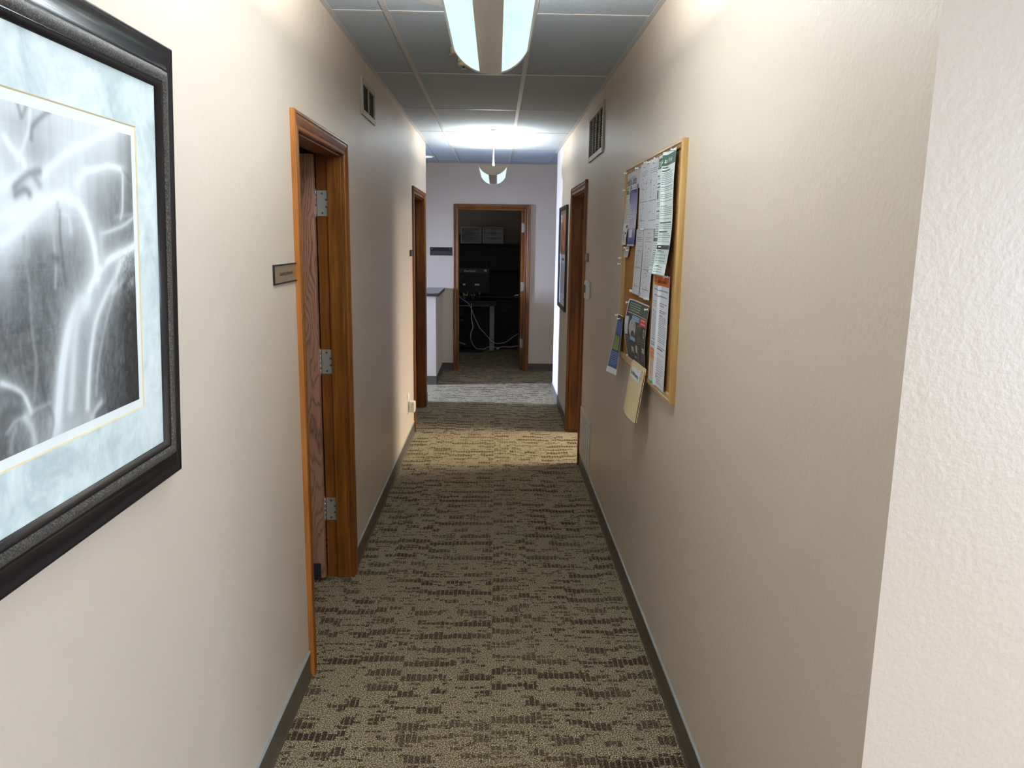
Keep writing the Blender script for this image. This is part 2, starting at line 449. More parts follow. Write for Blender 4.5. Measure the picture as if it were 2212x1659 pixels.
DOOR1 = (2.785, 3.745)      # casing outer extents along the left wall
DOOR2 = (6.665, 7.765)
DOORR = (5.69, 6.80)
DOORE = (0.165, 1.128)
CT = 2.10                    # casing top
CW = 0.062                   # casing width
def opening(d): return d[0]+CW-0.012, d[1]-CW+0.012
TOPO = CT-CW+0.012
def wall_y(x0, x1, ya, yb, doors):
    """wall running along y with door openings cut out of it"""
    m = MB(); y = ya
    for d in doors:
        a, b = opening(d)
        m.box(x0, x1, y, a, 0, H+0.06); m.box(x0, x1, a, b, TOPO, H+0.06); y = b
    m.box(x0, x1, y, yb, 0, H+0.06); return m
structure('wall_left', wall_y(-T, 0, -4.0, 7.992, [DOOR1, DOOR2]), M['paint'])
structure('wall_right', wall_y(W, W+T, 1.202, 8.635, [DOORR]), M['paint'])
m = MB(); a, b = opening(DOORE)
m.box(-5.0, a, YEND, YEND+T, 0, H+0.06); m.box(a, b, YEND, YEND+T, TOPO, H+0.06); m.box(b, 2.9, YEND, YEND+T, 0, H+0.06)
structure('wall_far', m, M['paint'])
structure('wall_lobby_front', MB().box(W+T, 4.5, 1.202, 1.202+T, 0, H+0.06), M['paint'])
structure('wall_lobby_back', MB().box(-T, 4.62, -4.12, -4.0, 0, H+0.06), M['paint'])
# lobby wall with its window
m = MB(); m.box(4.5, 4.62, -4.0, -2.5, 0, H+0.06).box(4.5, 4.62, -0.1, 1.322, 0, H+0.06).box(4.5, 4.62, -2.5, -0.1, 0, 0.5).box(4.5, 4.62, -2.5, -0.1, 2.4, H+0.06)
structure('wall_lobby_side', m, M['paint'])
def window(name, x, y0, y1, z0, z1):
    e = empty(name, (x, (y0+y1)/2, z0)); e['kind'] = 'structure'
    f = MB(); w = 0.05
    f.box(x-.03, x+.03, y0, y0+w, z0, z1).box(x-.03, x+.03, y1-w, y1, z0, z1)
    f.box(x-.03, x+.03, y0+w, y1-w, z0, z0+w).box(x-.03, x+.03, y0+w, y1-w, z1-w, z1)
    f.box(x-.02, x+.02, (y0+y1)/2-.02, (y0+y1)/2+.02, z0+w, z1-w)
    f.build('window_frame', M['fixture_white'], e)
    MB().box(x-.004, x+.004, y0+w, y1-w, z0+w, z1-w).build('pane', M['window_pane'], e)
window('window_1', 4.56, -2.5, -0.1, 0.5, 2.4)
# reception room on the left, behind the far opening
structure('wall_reception_near', MB().box(-5.0, -T, 7.872, 7.992, 0, H+0.06), M['paint'])
m = MB(); m.box(-5.12, -5.0, 7.872, 8.05, 0, H+.06).box(-5.12, -5.0, 8.60, 10.08, 0, H+.06).box(-5.12, -5.0, 8.05, 8.60, 0, .9).box(-5.12, -5.0, 8.05, 8.60, 2.4, H+.06)
structure('wall_reception_side', m, M['paint'])
window('window_2', -5.06, 8.05, 8.60, 0.9, 2.4)
# recess on the right behind the corridor wall
structure('wall_recess_side', MB().box(2.78, 2.9, 8.515, YEND, 0, H+.06), M['paint'])
structure('wall_recess_near', MB().box(W+T, 2.9, 8.515, 8.635, 0, H+.06), M['paint'])
# side office on the right
structure('wall_side_office_near', MB().box(W+T, 4.5, 4.5, 4.6, 0, H+.06), M['paint'])
structure('wall_side_office_far', MB().box(W+T, 4.5, 8.3, 8.4, 0, H+.06), M['paint'])
m = MB(); m.box(4.5, 4.62, 4.5, 5.6, 0, H+.06).box(4.5, 4.62, 7.0, 8.4, 0, H+.06).box(4.5, 4.62, 5.6, 7.0, 0, .9).box(4.5, 4.62, 5.6, 7.0, 2.4, H+.06)
structure('wall_side_office_side', m, M['paint'])
window('window_3', 4.56, 5.6, 7.0, 0.9, 2.4)
# rooms behind the left wall: unseen shell added to block light
structure('wall_left_office_near', MB().box(-3.4, -T, 1.6, 1.7, 0, H+.06), M['paint'])
structure('wall_left_office_far', MB().box(-3.4, -T, 5.2, 5.3, 0, H+.06), M['paint'])
structure('wall_left_office_side', MB().box(-3.5, -3.4, 1.6, 7.872, 0, H+.06), M['paint'])
# far office
structure('wall_office_back', MB().box(-2.5, 2.6, 12.55, 12.65, 0, H+.06), M['paint'])
structure('wall_office_left', MB().box(-2.6, -2.5, YEND+T, 12.65, 0, H+.06), M['paint'])
structure('wall_office_right', MB().box(2.6, 2.7, YEND+T, 12.65, 0, H+.06), M['paint'])
# the low wall at the reception opening, with its laminate cap
hw = structure('wall_half', MB().box(-0.125, 0.019, 8.95, YEND, 0, 1.03), M['paint'])
c = MB(); z0, z1 = 1.03, 1.062
poly = [(-0.16, 8.905), (0.022, 8.905), (0.055, 8.955), (0.055, YEND), (-0.16, YEND)]
c.loft([[(x, y, z0) for x, y in poly], [(x, y, z1) for x, y in poly]], closed=True)
cap = c.build('cap', M['laminate'], hw, 'structure')
c = MB(); poly2 = [(-0.162, 8.903), (0.0235, 8.903), (0.057, 8.954), (0.057, YEND-.001)]
c.loft([[(x, y, z) for x, y in poly2] for z in (z0-.004, z1-.006)])
c.loft([[(x-.012*(x > 0), y+.012, z) for x, y in poly2] for z in (z0-.004, z1-.006)])
c.build('cap_edge', M['laminate_edge'], hw, 'structure')

# ceiling: slab above, lay-in boards, tees and wall angles
slab = MB().box(-5.2, 4.7, -4.2, 13.2, H+0.06, H+0.10)
ceiling = structure('ceiling', slab, M['slab'])
# plain boards over the rooms behind doors
m = MB(); m.box(-3.5, -T, 1.6, 7.872, H, H+.05).box(W+T, 4.5, 1.322, 8.515, H, H+.05).box(-2.5, 2.6, YEND+T, 12.6, H, H+.05)
m.build('room_ceiling_board', M['tile'], ceiling, 'structure')
TY0 = 3.453 - 6*1.2192
TX = 0.242
def cuts(lo, hi, start, step):
    k = math.ceil((lo-start)/step+1e-6); out = [lo]
    while start+k*step < hi-0.02:
        if start+k*step > lo+0.02: out.append(start+k*step)
        k += 1
    return out+[hi]
zones = [(0, W, -4.0, YEND), (W, 4.5, -4.0, 1.202), (-5.0, 0, 7.992, YEND), (W, 2.78, 8.635, YEND)]
tile_cache = {}
tw, tz = 0.012, H
for zi, (x0, x1, y0, y1) in enumerate(zones):
    xs, ys = cuts(x0, x1, TX, 0.6096), cuts(y0, y1, TY0, 1.2192)
    for i in range(len(xs)-1):
        for j in range(len(ys)-1):
            w, d = xs[i+1]-xs[i]-.004, ys[j+1]-ys[j]-.004
            key = (round(w, 3), round(d, 3))
            if key not in tile_cache:
                bm = bmesh.new(); bmesh.ops.create_cube(bm, size=1.0)
                for v in bm.verts: v.co = Vector((v.co.x*w, v.co.y*d, v.co.z*0.016))
                me = bpy.data.meshes.new('ceiling_tile'); bm.to_mesh(me); bm.free(); me.materials.append(M['tile']); tile_cache[key] = me
            o = bpy.data.objects.new('ceiling_tile', tile_cache[key]); COL.objects.link(o); o.parent = ceiling
            o.location = ((xs[i]+xs[i+1])/2, (ys[j]+ys[j+1])/2, H+0.0115+rng.uniform(-.0004, .0004))
            o['kind'] = 'structure'
    for x in xs[1:-1]:
        MB().box(x-tw, x+tw, y0, y1, tz, tz+.003).box(x-.002, x+.002, y0, y1, tz+.003, tz+.03).build('main_tee', M['tee'], ceiling, 'structure')
    for y in ys[1:-1]:
        for i in range(len(xs)-1):
            MB().box(xs[i]+tw, xs[i+1]-tw, y-tw, y+tw, tz+.0006, tz+.003).build('cross_tee', M['tee'], ceiling, 'structure')
def angle(x0, x1, y0, y1):
    MB().box(x0, x1, y0, y1, tz-.0012, tz+.002).build('wall_angle', M['tee'], ceiling, 'structure')
angle(0, .023, -4, 7.992); angle(W-.023, W, 1.202, 8.635); angle(-3, W+1.3, YEND-.023, YEND)
angle(W, 4.5, 1.179, 1.202); angle(-4.9, 0, 7.992, 8.015)

# vinyl baseboards (cove base; thin top edge coloured paler to carry its sheen)
def base_y(name, x, sgn, y0, y1):
    pr = [(0, 0), (.011, 0), (.006, .012), (.0045, .03), (.0045, .099), (.003, .1015), (0, .1015)]
    m = MB(); m.loft([[(x+sgn*d, y, z) for d, z in pr] for y in (y0, y1)], closed=True)
    o = m.build(name, M['vinyl'], None, 'structure')
    MB().loft([[(x+sgn*d, y, z) for d, z in [(0, .0990), (.0070, .0990), (.0072, .1015), (.0050, .1050), (0, .1060)]] for y in (y0, y1)], closed=True).build('top_edge', M['base_edge_sheen'], o, 'structure')
    return o
def base_x(name, y, sgn, x0, x1):
    pr = [(0, 0), (.011, 0), (.006, .012), (.0045, .03), (.0045, .099), (.003, .1015), (0, .1015)]
    m = MB(); m.loft([[(x, y+sgn*d, z) for d, z in pr] for x in (x0, x1)], closed=True)
    return m.build(name, M['vinyl'], None, 'structure')
base_y('baseboard_left', 0, 1, -4.0, DOOR1[0]); base_y('baseboard_left', 0, 1, DOOR1[1], DOOR2[0]); base_y('baseboard_left', 0, 1, DOOR2[1], 7.992)
base_y('baseboard_right', W, -1, 1.202, DOORR[0]); base_y('baseboard_right', W, -1, DOORR[1], 8.635)
base_x('baseboard_far', YEND, -1, 0.019, DOORE[0]); base_x('baseboard_far', YEND, -1, DOORE[1], 2.78)
base_y('baseboard_half', 0.019, 1, 8.95, YEND); base_x('baseboard_half', 8.95, -1, -0.125, 0.024)
base_x('baseboard_front', 1.202, -1, W, 4.5)

# ------------------------------------------------------------------ doors
PROF = [(0, 0), (0, .017), (.003, .0195), (.010, .0195), (.013, .016), (.016, .0155), (.022, .0165), (.030, .0135),
        (.037, .0105), (.0385, .0125), (.041, .0105), (.0435, .0125), (.046, .0105), (.049, .0140), (.054, .0155), (.059, .0135), (.062, .0085), (.062, 0)]
def door_frame(name, s0, s1, fn, face_mats, label=None):
    """fn(s, d, z): s along the wall, d out of the wall into the corridor"""
    e = empty(name, fn((s0+s1)/2, 0, 0)); e['kind'] = 'structure'
    mz, ml = face_mats
    # casings: two uprights and a head, mitred
    def rail(a, b, mat):
        MB().loft([a, b], closed=True).build('casing', mat, e, 'structure')
    rail([fn(s0+w, h, 0) for w, h in PROF], [fn(s0+w, h, CT-w) for w, h in PROF], mz)
    rail([fn(s1-w, h, 0) for w, h in PROF], [fn(s1-w, h, CT-w) for w, h in PROF], mz)
    rail([fn(s0+w, h, CT-w) for w, h in PROF], [fn(s1-w, h, CT-w) for w, h in PROF], ml)
    a, b = s0+CW-.004, s1-CW+.004; t = CT-CW+.004      # inner faces of the jamb
    def bx(nm, sa, sb, da, db, za, zb, mat, bev=.0015):
        p, q = Vector(fn(sa, da, za)), Vector(fn(sb, db, zb))
        return MB().box(min(p.x, q.x), max(p.x, q.x), min(p.y, q.y), max(p.y, q.y), za, zb, bev).build(nm, mat, e, 'structure')
    bx('jamb', a-.008, a, -T, .001, 0, t, mz); bx('jamb', b, b+.008, -T, .001, 0, t, mz)
    bx('head_jamb', a, b, -T, .001, t, t+.008, ml)
    bx('stop', a, a+.012, -.069, -.004, 0, t, mz); bx('stop', b-.012, b, -.069, -.004, 0, t, mz)
    bx('head_stop', a+.012, b-.012, -.069, -.004, t-.012, t, ml)
    return e, a, b, t
fL = lambda s, d, z: (d, s, z)
fR = lambda s, d, z: (W-d, s, z)
fE = lambda s, d, z: (s, YEND-d, z)
d1, a1, b1, t1 = door_frame('door_1', *DOOR1, fL, (M['trim_z'], M['trim_y']))
d2, a2, b2, t2 = door_frame('door_2', *DOOR2, fL, (M['trim_z'], M['trim_y']))
d3, a3, b3, t3 = door_frame('door_3', *DOORR, fR, (M['trim_z'], M['trim_y']))
d4, a4, b4, t4 = door_frame('door_4', *DOORE, fE, (M['trim_z'], M['trim_x']))
# honey-coloured side edge of the nearest casing, standing a little off the wall
MB().box(0, .0185, DOOR1[0]-.0022, DOOR1[0]-.0002, 0.0, CT+.002, .0006).build('casing_edge', M['trim_edge'], d1, 'structure')

def hinge(parent, x0, x1, y0, y1, z0, z1, screws, knuckle, nrm):
    h = MB().box(x0, x1, y0, y1, z0, z1, .0008).build('hinge', M['steel'], parent, 'structure')
    k = MB(); kx, ky = knuckle
    for i in range(5):
        a = z0+(z1-z0)*i/5; k.cyl((kx, ky, a+.0008), (kx, ky, z0+(z1-z0)*(i+1)/5-.0008), .0065, seg=12)
    k.cyl((kx, ky, z0-.006), (kx, ky, z0), .004, .006, 12).cyl((kx, ky, z1), (kx, ky, z1+.006), .006, .004, 12)
    k.build('knuckle', M['steel'], h, 'structure')
    n = Vector(nrm)
    for p in screws:
        MB().lathe(Vector(p), [(.0052, 0), (.0052, .0006), (.0034, .0016), (.0012, .0010)], 12, n).build('screw', M['screw'], h, 'structure')
# open door of the first room: hinged on the far jamb, swung square into the room
slab1 = MB().box(-T-.87, -T-.004, b1-.049, b1-.004, .016, t1-.004, .002).build('door_slab', M['door_oak'], d1, 'structure')
MB().box(-T-.86, -T-.022, b1-.056, b1-.0485, .020, .093, .001).build('door_sweep', M['sweep'], slab1, 'structure')
for z0, z1 in ((1.766, 1.882), (1.031, 1.148), (.300, .414)):
    ly = b1-.0026
    sc = [(-T+.012+ox, ly, z0+(z1-z0)*f) for ox, f in ((.014, .88), (.032, .64), (.032, .36), (.014, .12))]
    hinge(d1, -T+.002, -T+.051, ly, b1-.0002, z0, z1, sc, (-T-.006, b1-.006), (0, -1, 0))
# far office door: hinged on the right jamb, swung square into the office
slab4 = MB().box(b4-.050, b4-.006, YEND+T+.004, YEND+T+.85, .016, t4-.004, .002).build('door_slab', M['trim_z'], d4, 'structure')
for z0, z1 in ((1.762, 1.878), (1.020, 1.136), (.290, .405)):
    ly = YEND+T+.0015
    sc = [(b4-.040+ox, ly, z0+(z1-z0)*f) for ox, f in ((.022, .88), (.006, .64), (.006, .36), (.022, .12))]
    hinge(d4, b4-.049, b4-.001, ly, ly+.0025, z0, z1, sc, (b4-.002, ly-.004), (0, -1, 0))
lv = MB().lathe((b4-.050, 10.86, .915), [(.027, 0), (.027, .006), (.022, .010), (.010, .012), (.010, .045)], 20, (-1, 0, 0))
lv.tube([(b4-.095, 10.86, .915), (b4-.102, 10.84, .916), (b4-.102, 10.76, .914)], .009)
lv.build('door_handle', M['chrome'], slab4, 'structure')
MB().lathe((b4-.006, 10.86, .915), [(.027, 0), (.027, .006), (.010, .010), (.010, .05)], 20, (1, 0, 0)).tube([(b4+.044, 10.86, .915), (b4+.046, 10.76, .914)], .009).build('door_handle', M['chrome'], slab4, 'structure')
# closed doors just inside the other two rooms stand open against their walls; only the jamb leaf shows
slab2 = MB().box(-T-.9, -T-.004, a2+.004, a2+.049, .016, t2-.004, .002).build('door_slab', M['door_oak'], d2, 'structure')
slab3 = MB().box(W+T+.004, W+T+.9, b3-.049, b3-.004, .016, t3-.004, .002).build('door_slab', M['door_oak'], d3, 'structure')

# ------------------------------------------------------------------ pendant lights
def pendant(y0, y1, xc, label, power, zb=2.213):
    hw_, hh = .1225, .078; R = (hw_**2+hh**2)/(2*hh); zc = zb+R; zt = zb+hh
    e = empty('pendant_light', (xc, (y0+y1)/2, H)); tag(e, label, 'ceiling light', 'linear pendant lights down the corridor')
    A = math.asin(hw_/R)
    def arc(a0, a1, r, n): return [(xc+r*math.sin(a0+(a1-a0)*i/n), zc-r*math.cos(a0+(a1-a0)*i/n)) for i in range(n+1)]
    s = .0365; ac = math.asin(s/R); ae = A*0.985
    def strip(a0, a1, ya, yb, n, th=.003):
        o_, i_ = arc(a0, a1, R, n), arc(a0, a1, R-th, n)[::-1]
        ring = o_+i_
        return MB().loft([[(x, y, z) for x, z in ring] for y in (ya, yb)], closed=True, smooth=False)
    strip(-ac, ac, y0+.004, y1-.004, 6).build('centre_strip', M['fixture'], e)
    for sg in (-1, 1):
        strip(sg*ac, sg*ae, y0+.024, y1-.024, 12, .002).build('lens', M['lens'], e)
        xx = xc+sg*hw_
        MB().box(xx-.0035, xx+.0035, y0, y1, zt-.006, zt+.004, .001).build('side_rail', M['fixture_white'], e)
    for ya, yb in ((y0, y0+.010), (y1-.010, y1)):
        ring = arc(-A, A, R+.001, 20)
        MB().loft([[(x, y, z) for x, z in ring] for y in (ya, yb)], closed=True).build('end_cap', M['fixture'], e)
        yc, yd = (y0+.009, y0+.0245) if ya == y0 else (y1-.0245, y1-.009)
        ring = arc(-A, A, R+.0008, 20)+arc(-A, A, R-.004, 20)[::-1]
        MB().loft([[(x, y, z) for x, z in ring] for y in (yc, yd)], closed=True).build('end_band', M['fixture'], e)
    for sg in (-1, 1):
        MB().cyl((xc+sg*.055, y0+.03, zt-.012), (xc+sg*.055, y1-.03, zt-.012), .008, seg=12).build('fluorescent_tube', M['tube'], e)
    MB().box(xc-.03, xc+.03, y0+.01, y1-.01, zt-.03, zt-.002, .002).build('ballast_cover', M['fixture_white'], e)
    # near suspension: thin rod under a small canopy; far one: power stem under a larger canopy
    ya, yb = y0+.05, y1-.05
    MB().cyl((xc, ya, zt-.004), (xc, ya, H-.012), .0022, seg=8).build('suspension_rod', M['steel'], e)
    MB().lathe((xc, ya, H-.014), [(.004, 0), (.026, .004), (.026, .013)], 24).build('canopy', M['fixture'], e)
    MB().cyl((xc, yb, zt-.004), (xc, yb, H-.02), .013, .0045, 12).build('power_stem', M['fixture_white'], e)
    MB().lathe((xc, yb, H-.022), [(.008, 0), (.045, .006), (.069, .014), (.070, .021)], 32).build('canopy', M['fixture_white'], e)
    d = bpy.data.lights.new('pendant_uplight', 'AREA'); d.shape = 'RECTANGLE'; d.size = .20; d.size_y = y1-y0-.06
    d.energy = power; d.color = (1.0, 0.99, 0.94); d.spread = math.radians(176)
    o = bpy.data.objects.new('pendant_uplight', d); COL.objects.link(o)
    o.parent = e; o.location = (0, 0, zt+.006-H); o.rotation_euler = (math.pi, 0, 0)
pendant(1.53, 2.755, 0.681, 'large nearest half-round pendant light, its two ribbed lenses cut off by the photo top', 80.0)
pendant(6.90, 8.10, 0.668, 'small distant half-round pendant light hanging near the corridor end before the far door', 36.0)

# recessed round light over the reception opening
e = empty('downlight', (-.12, 9.16, H)); tag(e, 'round white flush ceiling light just past the left wall end', 'ceiling light')
MB().lathe((-.12, 9.16, H-.010), [(.098, 0), (.116, .004), (.118, .010)], 32).build('trim_ring', M['fixture_white'], e)
MB().lathe((-.12, 9.16, H-.014), [(.06, 0), (.09, .002), (.097, .006)], 32).build('diffuser', M['downlight'], e)
# round cover plate
e = empty('ceiling_cover_plate', (.547, 3.21, H)); tag(e, 'flat round cover plate on the ceiling left of the nearest pendant light', 'cover plate')
MB().lathe((.547, 3.21, H-.004), [(.160, 0), (.165, .002), (.165, .0035)], 48).build('plate', M['tee'], e)
for px, py in ((.435, 3.235), (.66, 3.185)):
    MB().lathe((px, py, H-.0065), [(.003, 0), (.006, .0015), (.006, .0025)], 10).build('screw', M['chrome'], e)

# old heat detector hanging from the ceiling behind the near light
hx, hy = .533, 4.14
e = empty('heat_detector', (hx, hy, H)); tag(e, 'beige slotted detector with chrome tip hanging from ceiling behind the near light', 'smoke detector')
MB().box(hx-.060, hx+.03, hy-.115, hy+.02, H-.012, H-.0005, .002).build('mounting_bracket', M['beige'], e)
MB().lathe((hx-.036, hy-.10, H-.030), [(.012, 0), (.024, .004), (.026, .018), (.026, .0295)], 20).build('side_housing', M['beige'], e)
MB().lathe((hx-.060, hy-.12, H-.040), [(.003, 0), (.007, .003), (.003, .010)], 12).build('reflector', M['chrome'], e)
MB().lathe((hx, hy, H-.020), [(.028, 0), (.030, .006), (.034, .020)], 24).build('neck_ring', M['beige'], e)
bar = MB()
for i in range(8):
    t = 2*math.pi*i/8; cx, cy = hx+.024*math.cos(t), hy+.024*math.sin(t)
    bar.box(cx-.0035, cx+.0035, cy-.0035, cy+.0035, H-.045, H-.018)
bar.build('cage_bar', M['beige'], e)
MB().cyl((hx, hy, H-.044), (hx, hy, H-.02), .017, seg=16).build('sensor_core', M['black'], e)
MB().lathe((hx, hy, H-.066), [(.020, 0), (.027, .002), (.030, .010), (.030, .022)], 24).build('cup', M['beige'], e)
MB().cyl((hx, hy, H-.074), (hx, hy, H-.064), .006, seg=12).build('tip_stem', M['black'], e)
MB().lathe((hx, hy, H-.084), [(.004, 0), (.012, .003), (.014, .006), (.008, .009), (.005, .012)], 20).build('tip', M['chrome'], e)

# ------------------------------------------------------------------ big framed waterfall photograph (leans out a little at its top)
LEAN = .035/.87
FY0, FY1, FZ0, FZ1 = .42, 1.660, 1.168, 2.035
def fp(y, z, h): return (.002+h+LEAN*(z-FZ0), y, z)
pic = empty('framed_picture', (0, (FY0+FY1)/2, FZ0)); tag(pic, 'large black framed waterfall photograph with mottled pale mat on the near left wall', 'picture')
def ring(d, h): return [fp(FY0+d, FZ0+d, h), fp(FY1-d, FZ0+d, h), fp(FY1-d, FZ1-d, h), fp(FY0+d, FZ1-d, h)]
def frame_band(name, prof, mat, smooth=True):
    MB().loft([[fp(*c) for c in ()] or ring(d, h) for d, h in prof], closed=True, caps=False, smooth=smooth).build(name, mat, pic)
def arcs(p0, p1, sag, n=8):
    out = []
    for i in range(n+1):
        t = i/n; x = p0[0]+(p1[0]-p0[0])*t; y = p0[1]+(p1[1]-p0[1])*t+sag*4*t*(1-t); out.append((x, y))
    return out
frame_band('frame', [(0, 0), (0, .018), (.002, .021)]+arcs((.004, .022), (.048, .028), -.0055)+[(.050, .031), (.054, .031)], M['black_lacquer'])
frame_band('rope_band', arcs((.054, .030), (.073, .029), .006), M['pewter'])
frame_band('inner_lip', [(.073, .029), (.075, .031), (.079, .030), (.082, .026), (.0855, .019)], M['black_lacquer'])
MZ0, MZ1, MY1 = 1.345, 1.865, 1.494
MY0 = FY0+(FY1-MY1)
def rr(y0, y1, z0, z1, h): return [fp(y0, z0, h), fp(y1, z0, h), fp(y1, z1, h), fp(y0, z1, h)]
MB().loft([rr(FY0+.083, FY1-.083, FZ0+.083, FZ1-.083, .0185), rr(MY0, MY1, MZ0, MZ1, .0185)], closed=True, caps=False).build('mat_board', M['mat'], pic)
MB().loft([rr(MY0, MY1, MZ0, MZ1, .0185), rr(MY0+.0022, MY1-.0022, MZ0+.0022, MZ1-.0022, .0165)], closed=True, caps=False).build('mat_bevel', M['bevel'], pic)
MB().loft([rr(MY0, MY1, MZ0, MZ1, .0165), rr(MY0+.018, MY1-.018, MZ0+.018, MZ1-.018, .0165)], closed=True, caps=False).build('print_border', M['print_border'], pic)

def sheet_mesh(name, nu, nv, pos, colors, mat, parent, point=True):
    """grid of nu x nv quads; pos(U, V) -> arrays; colours per vertex (nv+1, nu+1, 3) or per face (nv, nu, 3), sRGB 0-255"""
    U, V = np.meshgrid(np.linspace(0, 1, nu+1), np.linspace(0, 1, nv+1))
    X, Y, Z = pos(U, V)
    me = bpy.data.meshes.new(name)
    co = np.stack([X+0*U, Y+0*U, Z+0*U], -1).reshape(-1, 3).astype(np.float32)
    idx = np.arange((nu+1)*(nv+1)).reshape(nv+1, nu+1)
    f = np.stack([idx[:-1, :-1], idx[:-1, 1:], idx[1:, 1:], idx[1:, :-1]], -1).reshape(-1, 4).astype(np.int32)
    me.vertices.add(len(co)); me.vertices.foreach_set('co', co.ravel())
    me.loops.add(f.size); me.loops.foreach_set('vertex_index', f.ravel())
    me.polygons.add(len(f)); me.polygons.foreach_set('loop_start', np.arange(0, f.size, 4, dtype=np.int32))
    me.polygons.foreach_set('use_smooth', np.ones(len(f), dtype=bool))
    me.update(calc_edges=True); me.validate()
    c = np.clip(np.asarray(colors, dtype=np.float64)/255, 0, 1)
    c = np.where(c <= .04045, c/12.92, ((c+.055)/1.055)**2.4).reshape(-1, 3)
    a = me.color_attributes.new('print', 'FLOAT_COLOR', 'POINT') if point else me.attributes.new('print', 'FLOAT_COLOR', 'FACE')
    a.data.foreach_set('color', np.concatenate([c, np.ones((len(c), 1))], 1).astype(np.float32).ravel())
    me.materials.append(mat)
    return link_mesh(name, me, None, parent)

ART_GRID = [[85,92,102,112,121,120,99,80,58,48,38,37],[85,85,93,99,103,125,110,88,63,48,34,32],[109,100,86,77,83,128,115,91,70,51,32,30],[125,97,78,73,77,128,122,102,79,57,35,31],[100,85,77,76,77,126,130,118,92,66,39,33],[80,82,81,82,85,126,141,140,109,78,46,38],[94,92,86,87,95,119,138,153,125,96,65,54],[131,123,93,91,100,110,130,159,140,120,97,89],[175,164,113,102,114,118,130,157,154,146,134,128],[196,192,161,118,138,141,142,160,143,124,116,112],[202,202,190,164,179,182,171,161,139,117,110,106],[216,215,188,197,214,220,208,166,141,125,115,109],[217,220,189,183,201,216,217,190,165,143,121,106],[201,201,190,163,177,206,216,203,188,171,136,109],[211,208,181,179,192,211,217,214,207,200,158,119],[225,225,215,207,211,219,222,224,223,217,180,140]]
ART_STROKES = [([(1409,1848),(1344,1825),(1271,1799),(1220,1773),(1192,1756)],5.0,250,0.8),([(1517,1877),(1409,1848)],6.0,240,0.5),([(1285,1751),(1310,1769),(1348,1778),(1396,1787),(1441,1784)],4.0,250,0.8),([(1441,1784),(1463,1771)],2.0,90,0.5),([(1108,1693),(1152,1703),(1191,1718),(1226,1727),(1258,1727),(1285,1719),(1304,1702),(1320,1676),(1332,1646),(1337,1600)],6.0,250,0.9),([(1092,1732),(1124,1746),(1163,1757)],5.0,250,0.8),([(1104,1799),(1123,1783),(1143,1773),(1149,1756)],4.0,248,0.8),([(1168,1842),(1161,1815),(1144,1788),(1132,1772)],3.0,245,0.6),([(1088,1692),(1131,1712),(1177,1721)],7.0,245,0.7),([(1085,1661),(1117,1674),(1151,1694),(1182,1711)],7.0,248,0.8),([(1138,1849),(1145,1831)],1.0,120,0.6),([(1161,1850),(1148,1831)],1.0,120,0.6),([(1219,1851),(1188,1833),(1171,1820),(1167,1804)],3.0,110,0.7),([(1121,1734),(1132,1742),(1157,1755),(1183,1760)],4.0,120,0.8),([(1122,1724),(1144,1732),(1155,1727)],4.0,115,0.8),([(1168,1753),(1181,1741)],4.0,140,0.6),([(1227,1716),(1220,1696),(1211,1675),(1212,1647),(1213,1620),(1208,1592)],2.0,195,0.75),([(1207,1637),(1220,1632)],4.0,80,0.7),([(1232,1706),(1229,1675),(1232,1633),(1239,1590)],2.0,80,0.5),([(1135,1665),(1135,1635),(1141,1609),(1142,1576),(1142,1529),(1147,1487),(1139,1433)],2.0,165,0.7),([(1237,1706),(1255,1697),(1260,1675)],3.0,235,0.5),([(1491,1654),(1429,1640),(1383,1629),(1344,1611),(1317,1589),(1297,1564)],5.0,252,0.95),([(1297,1564),(1270,1553),(1247,1531),(1231,1504),(1217,1469),(1206,1427),(1197,1392),(1192,1368)],9.0,240,0.95),([(1275,1558),(1259,1515),(1247,1457),(1235,1399)],7.0,225,0.8),([(1425,1628),(1397,1597),(1361,1567),(1327,1530),(1310,1493),(1297,1448),(1286,1388)],5.0,230,0.85),([(1397,1605),(1386,1565),(1358,1519),(1329,1459),(1316,1405)],3.0,200,0.6),([(1440,1774),(1435,1718),(1427,1701)],2.0,235,0.7),([(1405,1701),(1476,1709)],1.0,200,0.5),([(1354,1672),(1395,1679),(1438,1688),(1481,1704)],2.0,225,0.7),([(1354,1672),(1354,1646),(1358,1622)],4.0,215,0.6),([(1467,1593),(1425,1587),(1387,1573)],4.0,225,0.6),([(1430,1579),(1455,1594),(1487,1601)],5.0,60,0.7),([(1154,1459),(1169,1420),(1184,1392),(1177,1368)],3.0,60,0.4),([(1065,1469),(1085,1460),(1107,1448),(1120,1432),(1128,1415)],3.0,235,0.8),([(1063,1452),(1084,1451),(1104,1439)],5.0,95,0.7),([(1060,1420),(1076,1427),(1102,1422)],6.0,80,0.7),([(1070,1398),(1090,1410),(1114,1411),(1141,1416),(1178,1418)],2.0,200,0.6),([(1114,1408),(1128,1391),(1133,1368)],5.0,215,0.7),([(1089,1400),(1079,1386),(1075,1370)],4.0,190,0.6),([(1297,1365),(1314,1378),(1332,1386)],4.0,235,0.6),([(1315,1369),(1341,1377)],4.0,70,0.7),([(1192,1364),(1246,1369),(1290,1367)],8.0,205,0.5),([(1186,1572),(1199,1543),(1212,1506)],2.0,150,0.5),([(1414,1596),(1399,1515),(1389,1433),(1387,1366)],3.0,110,0.4)]

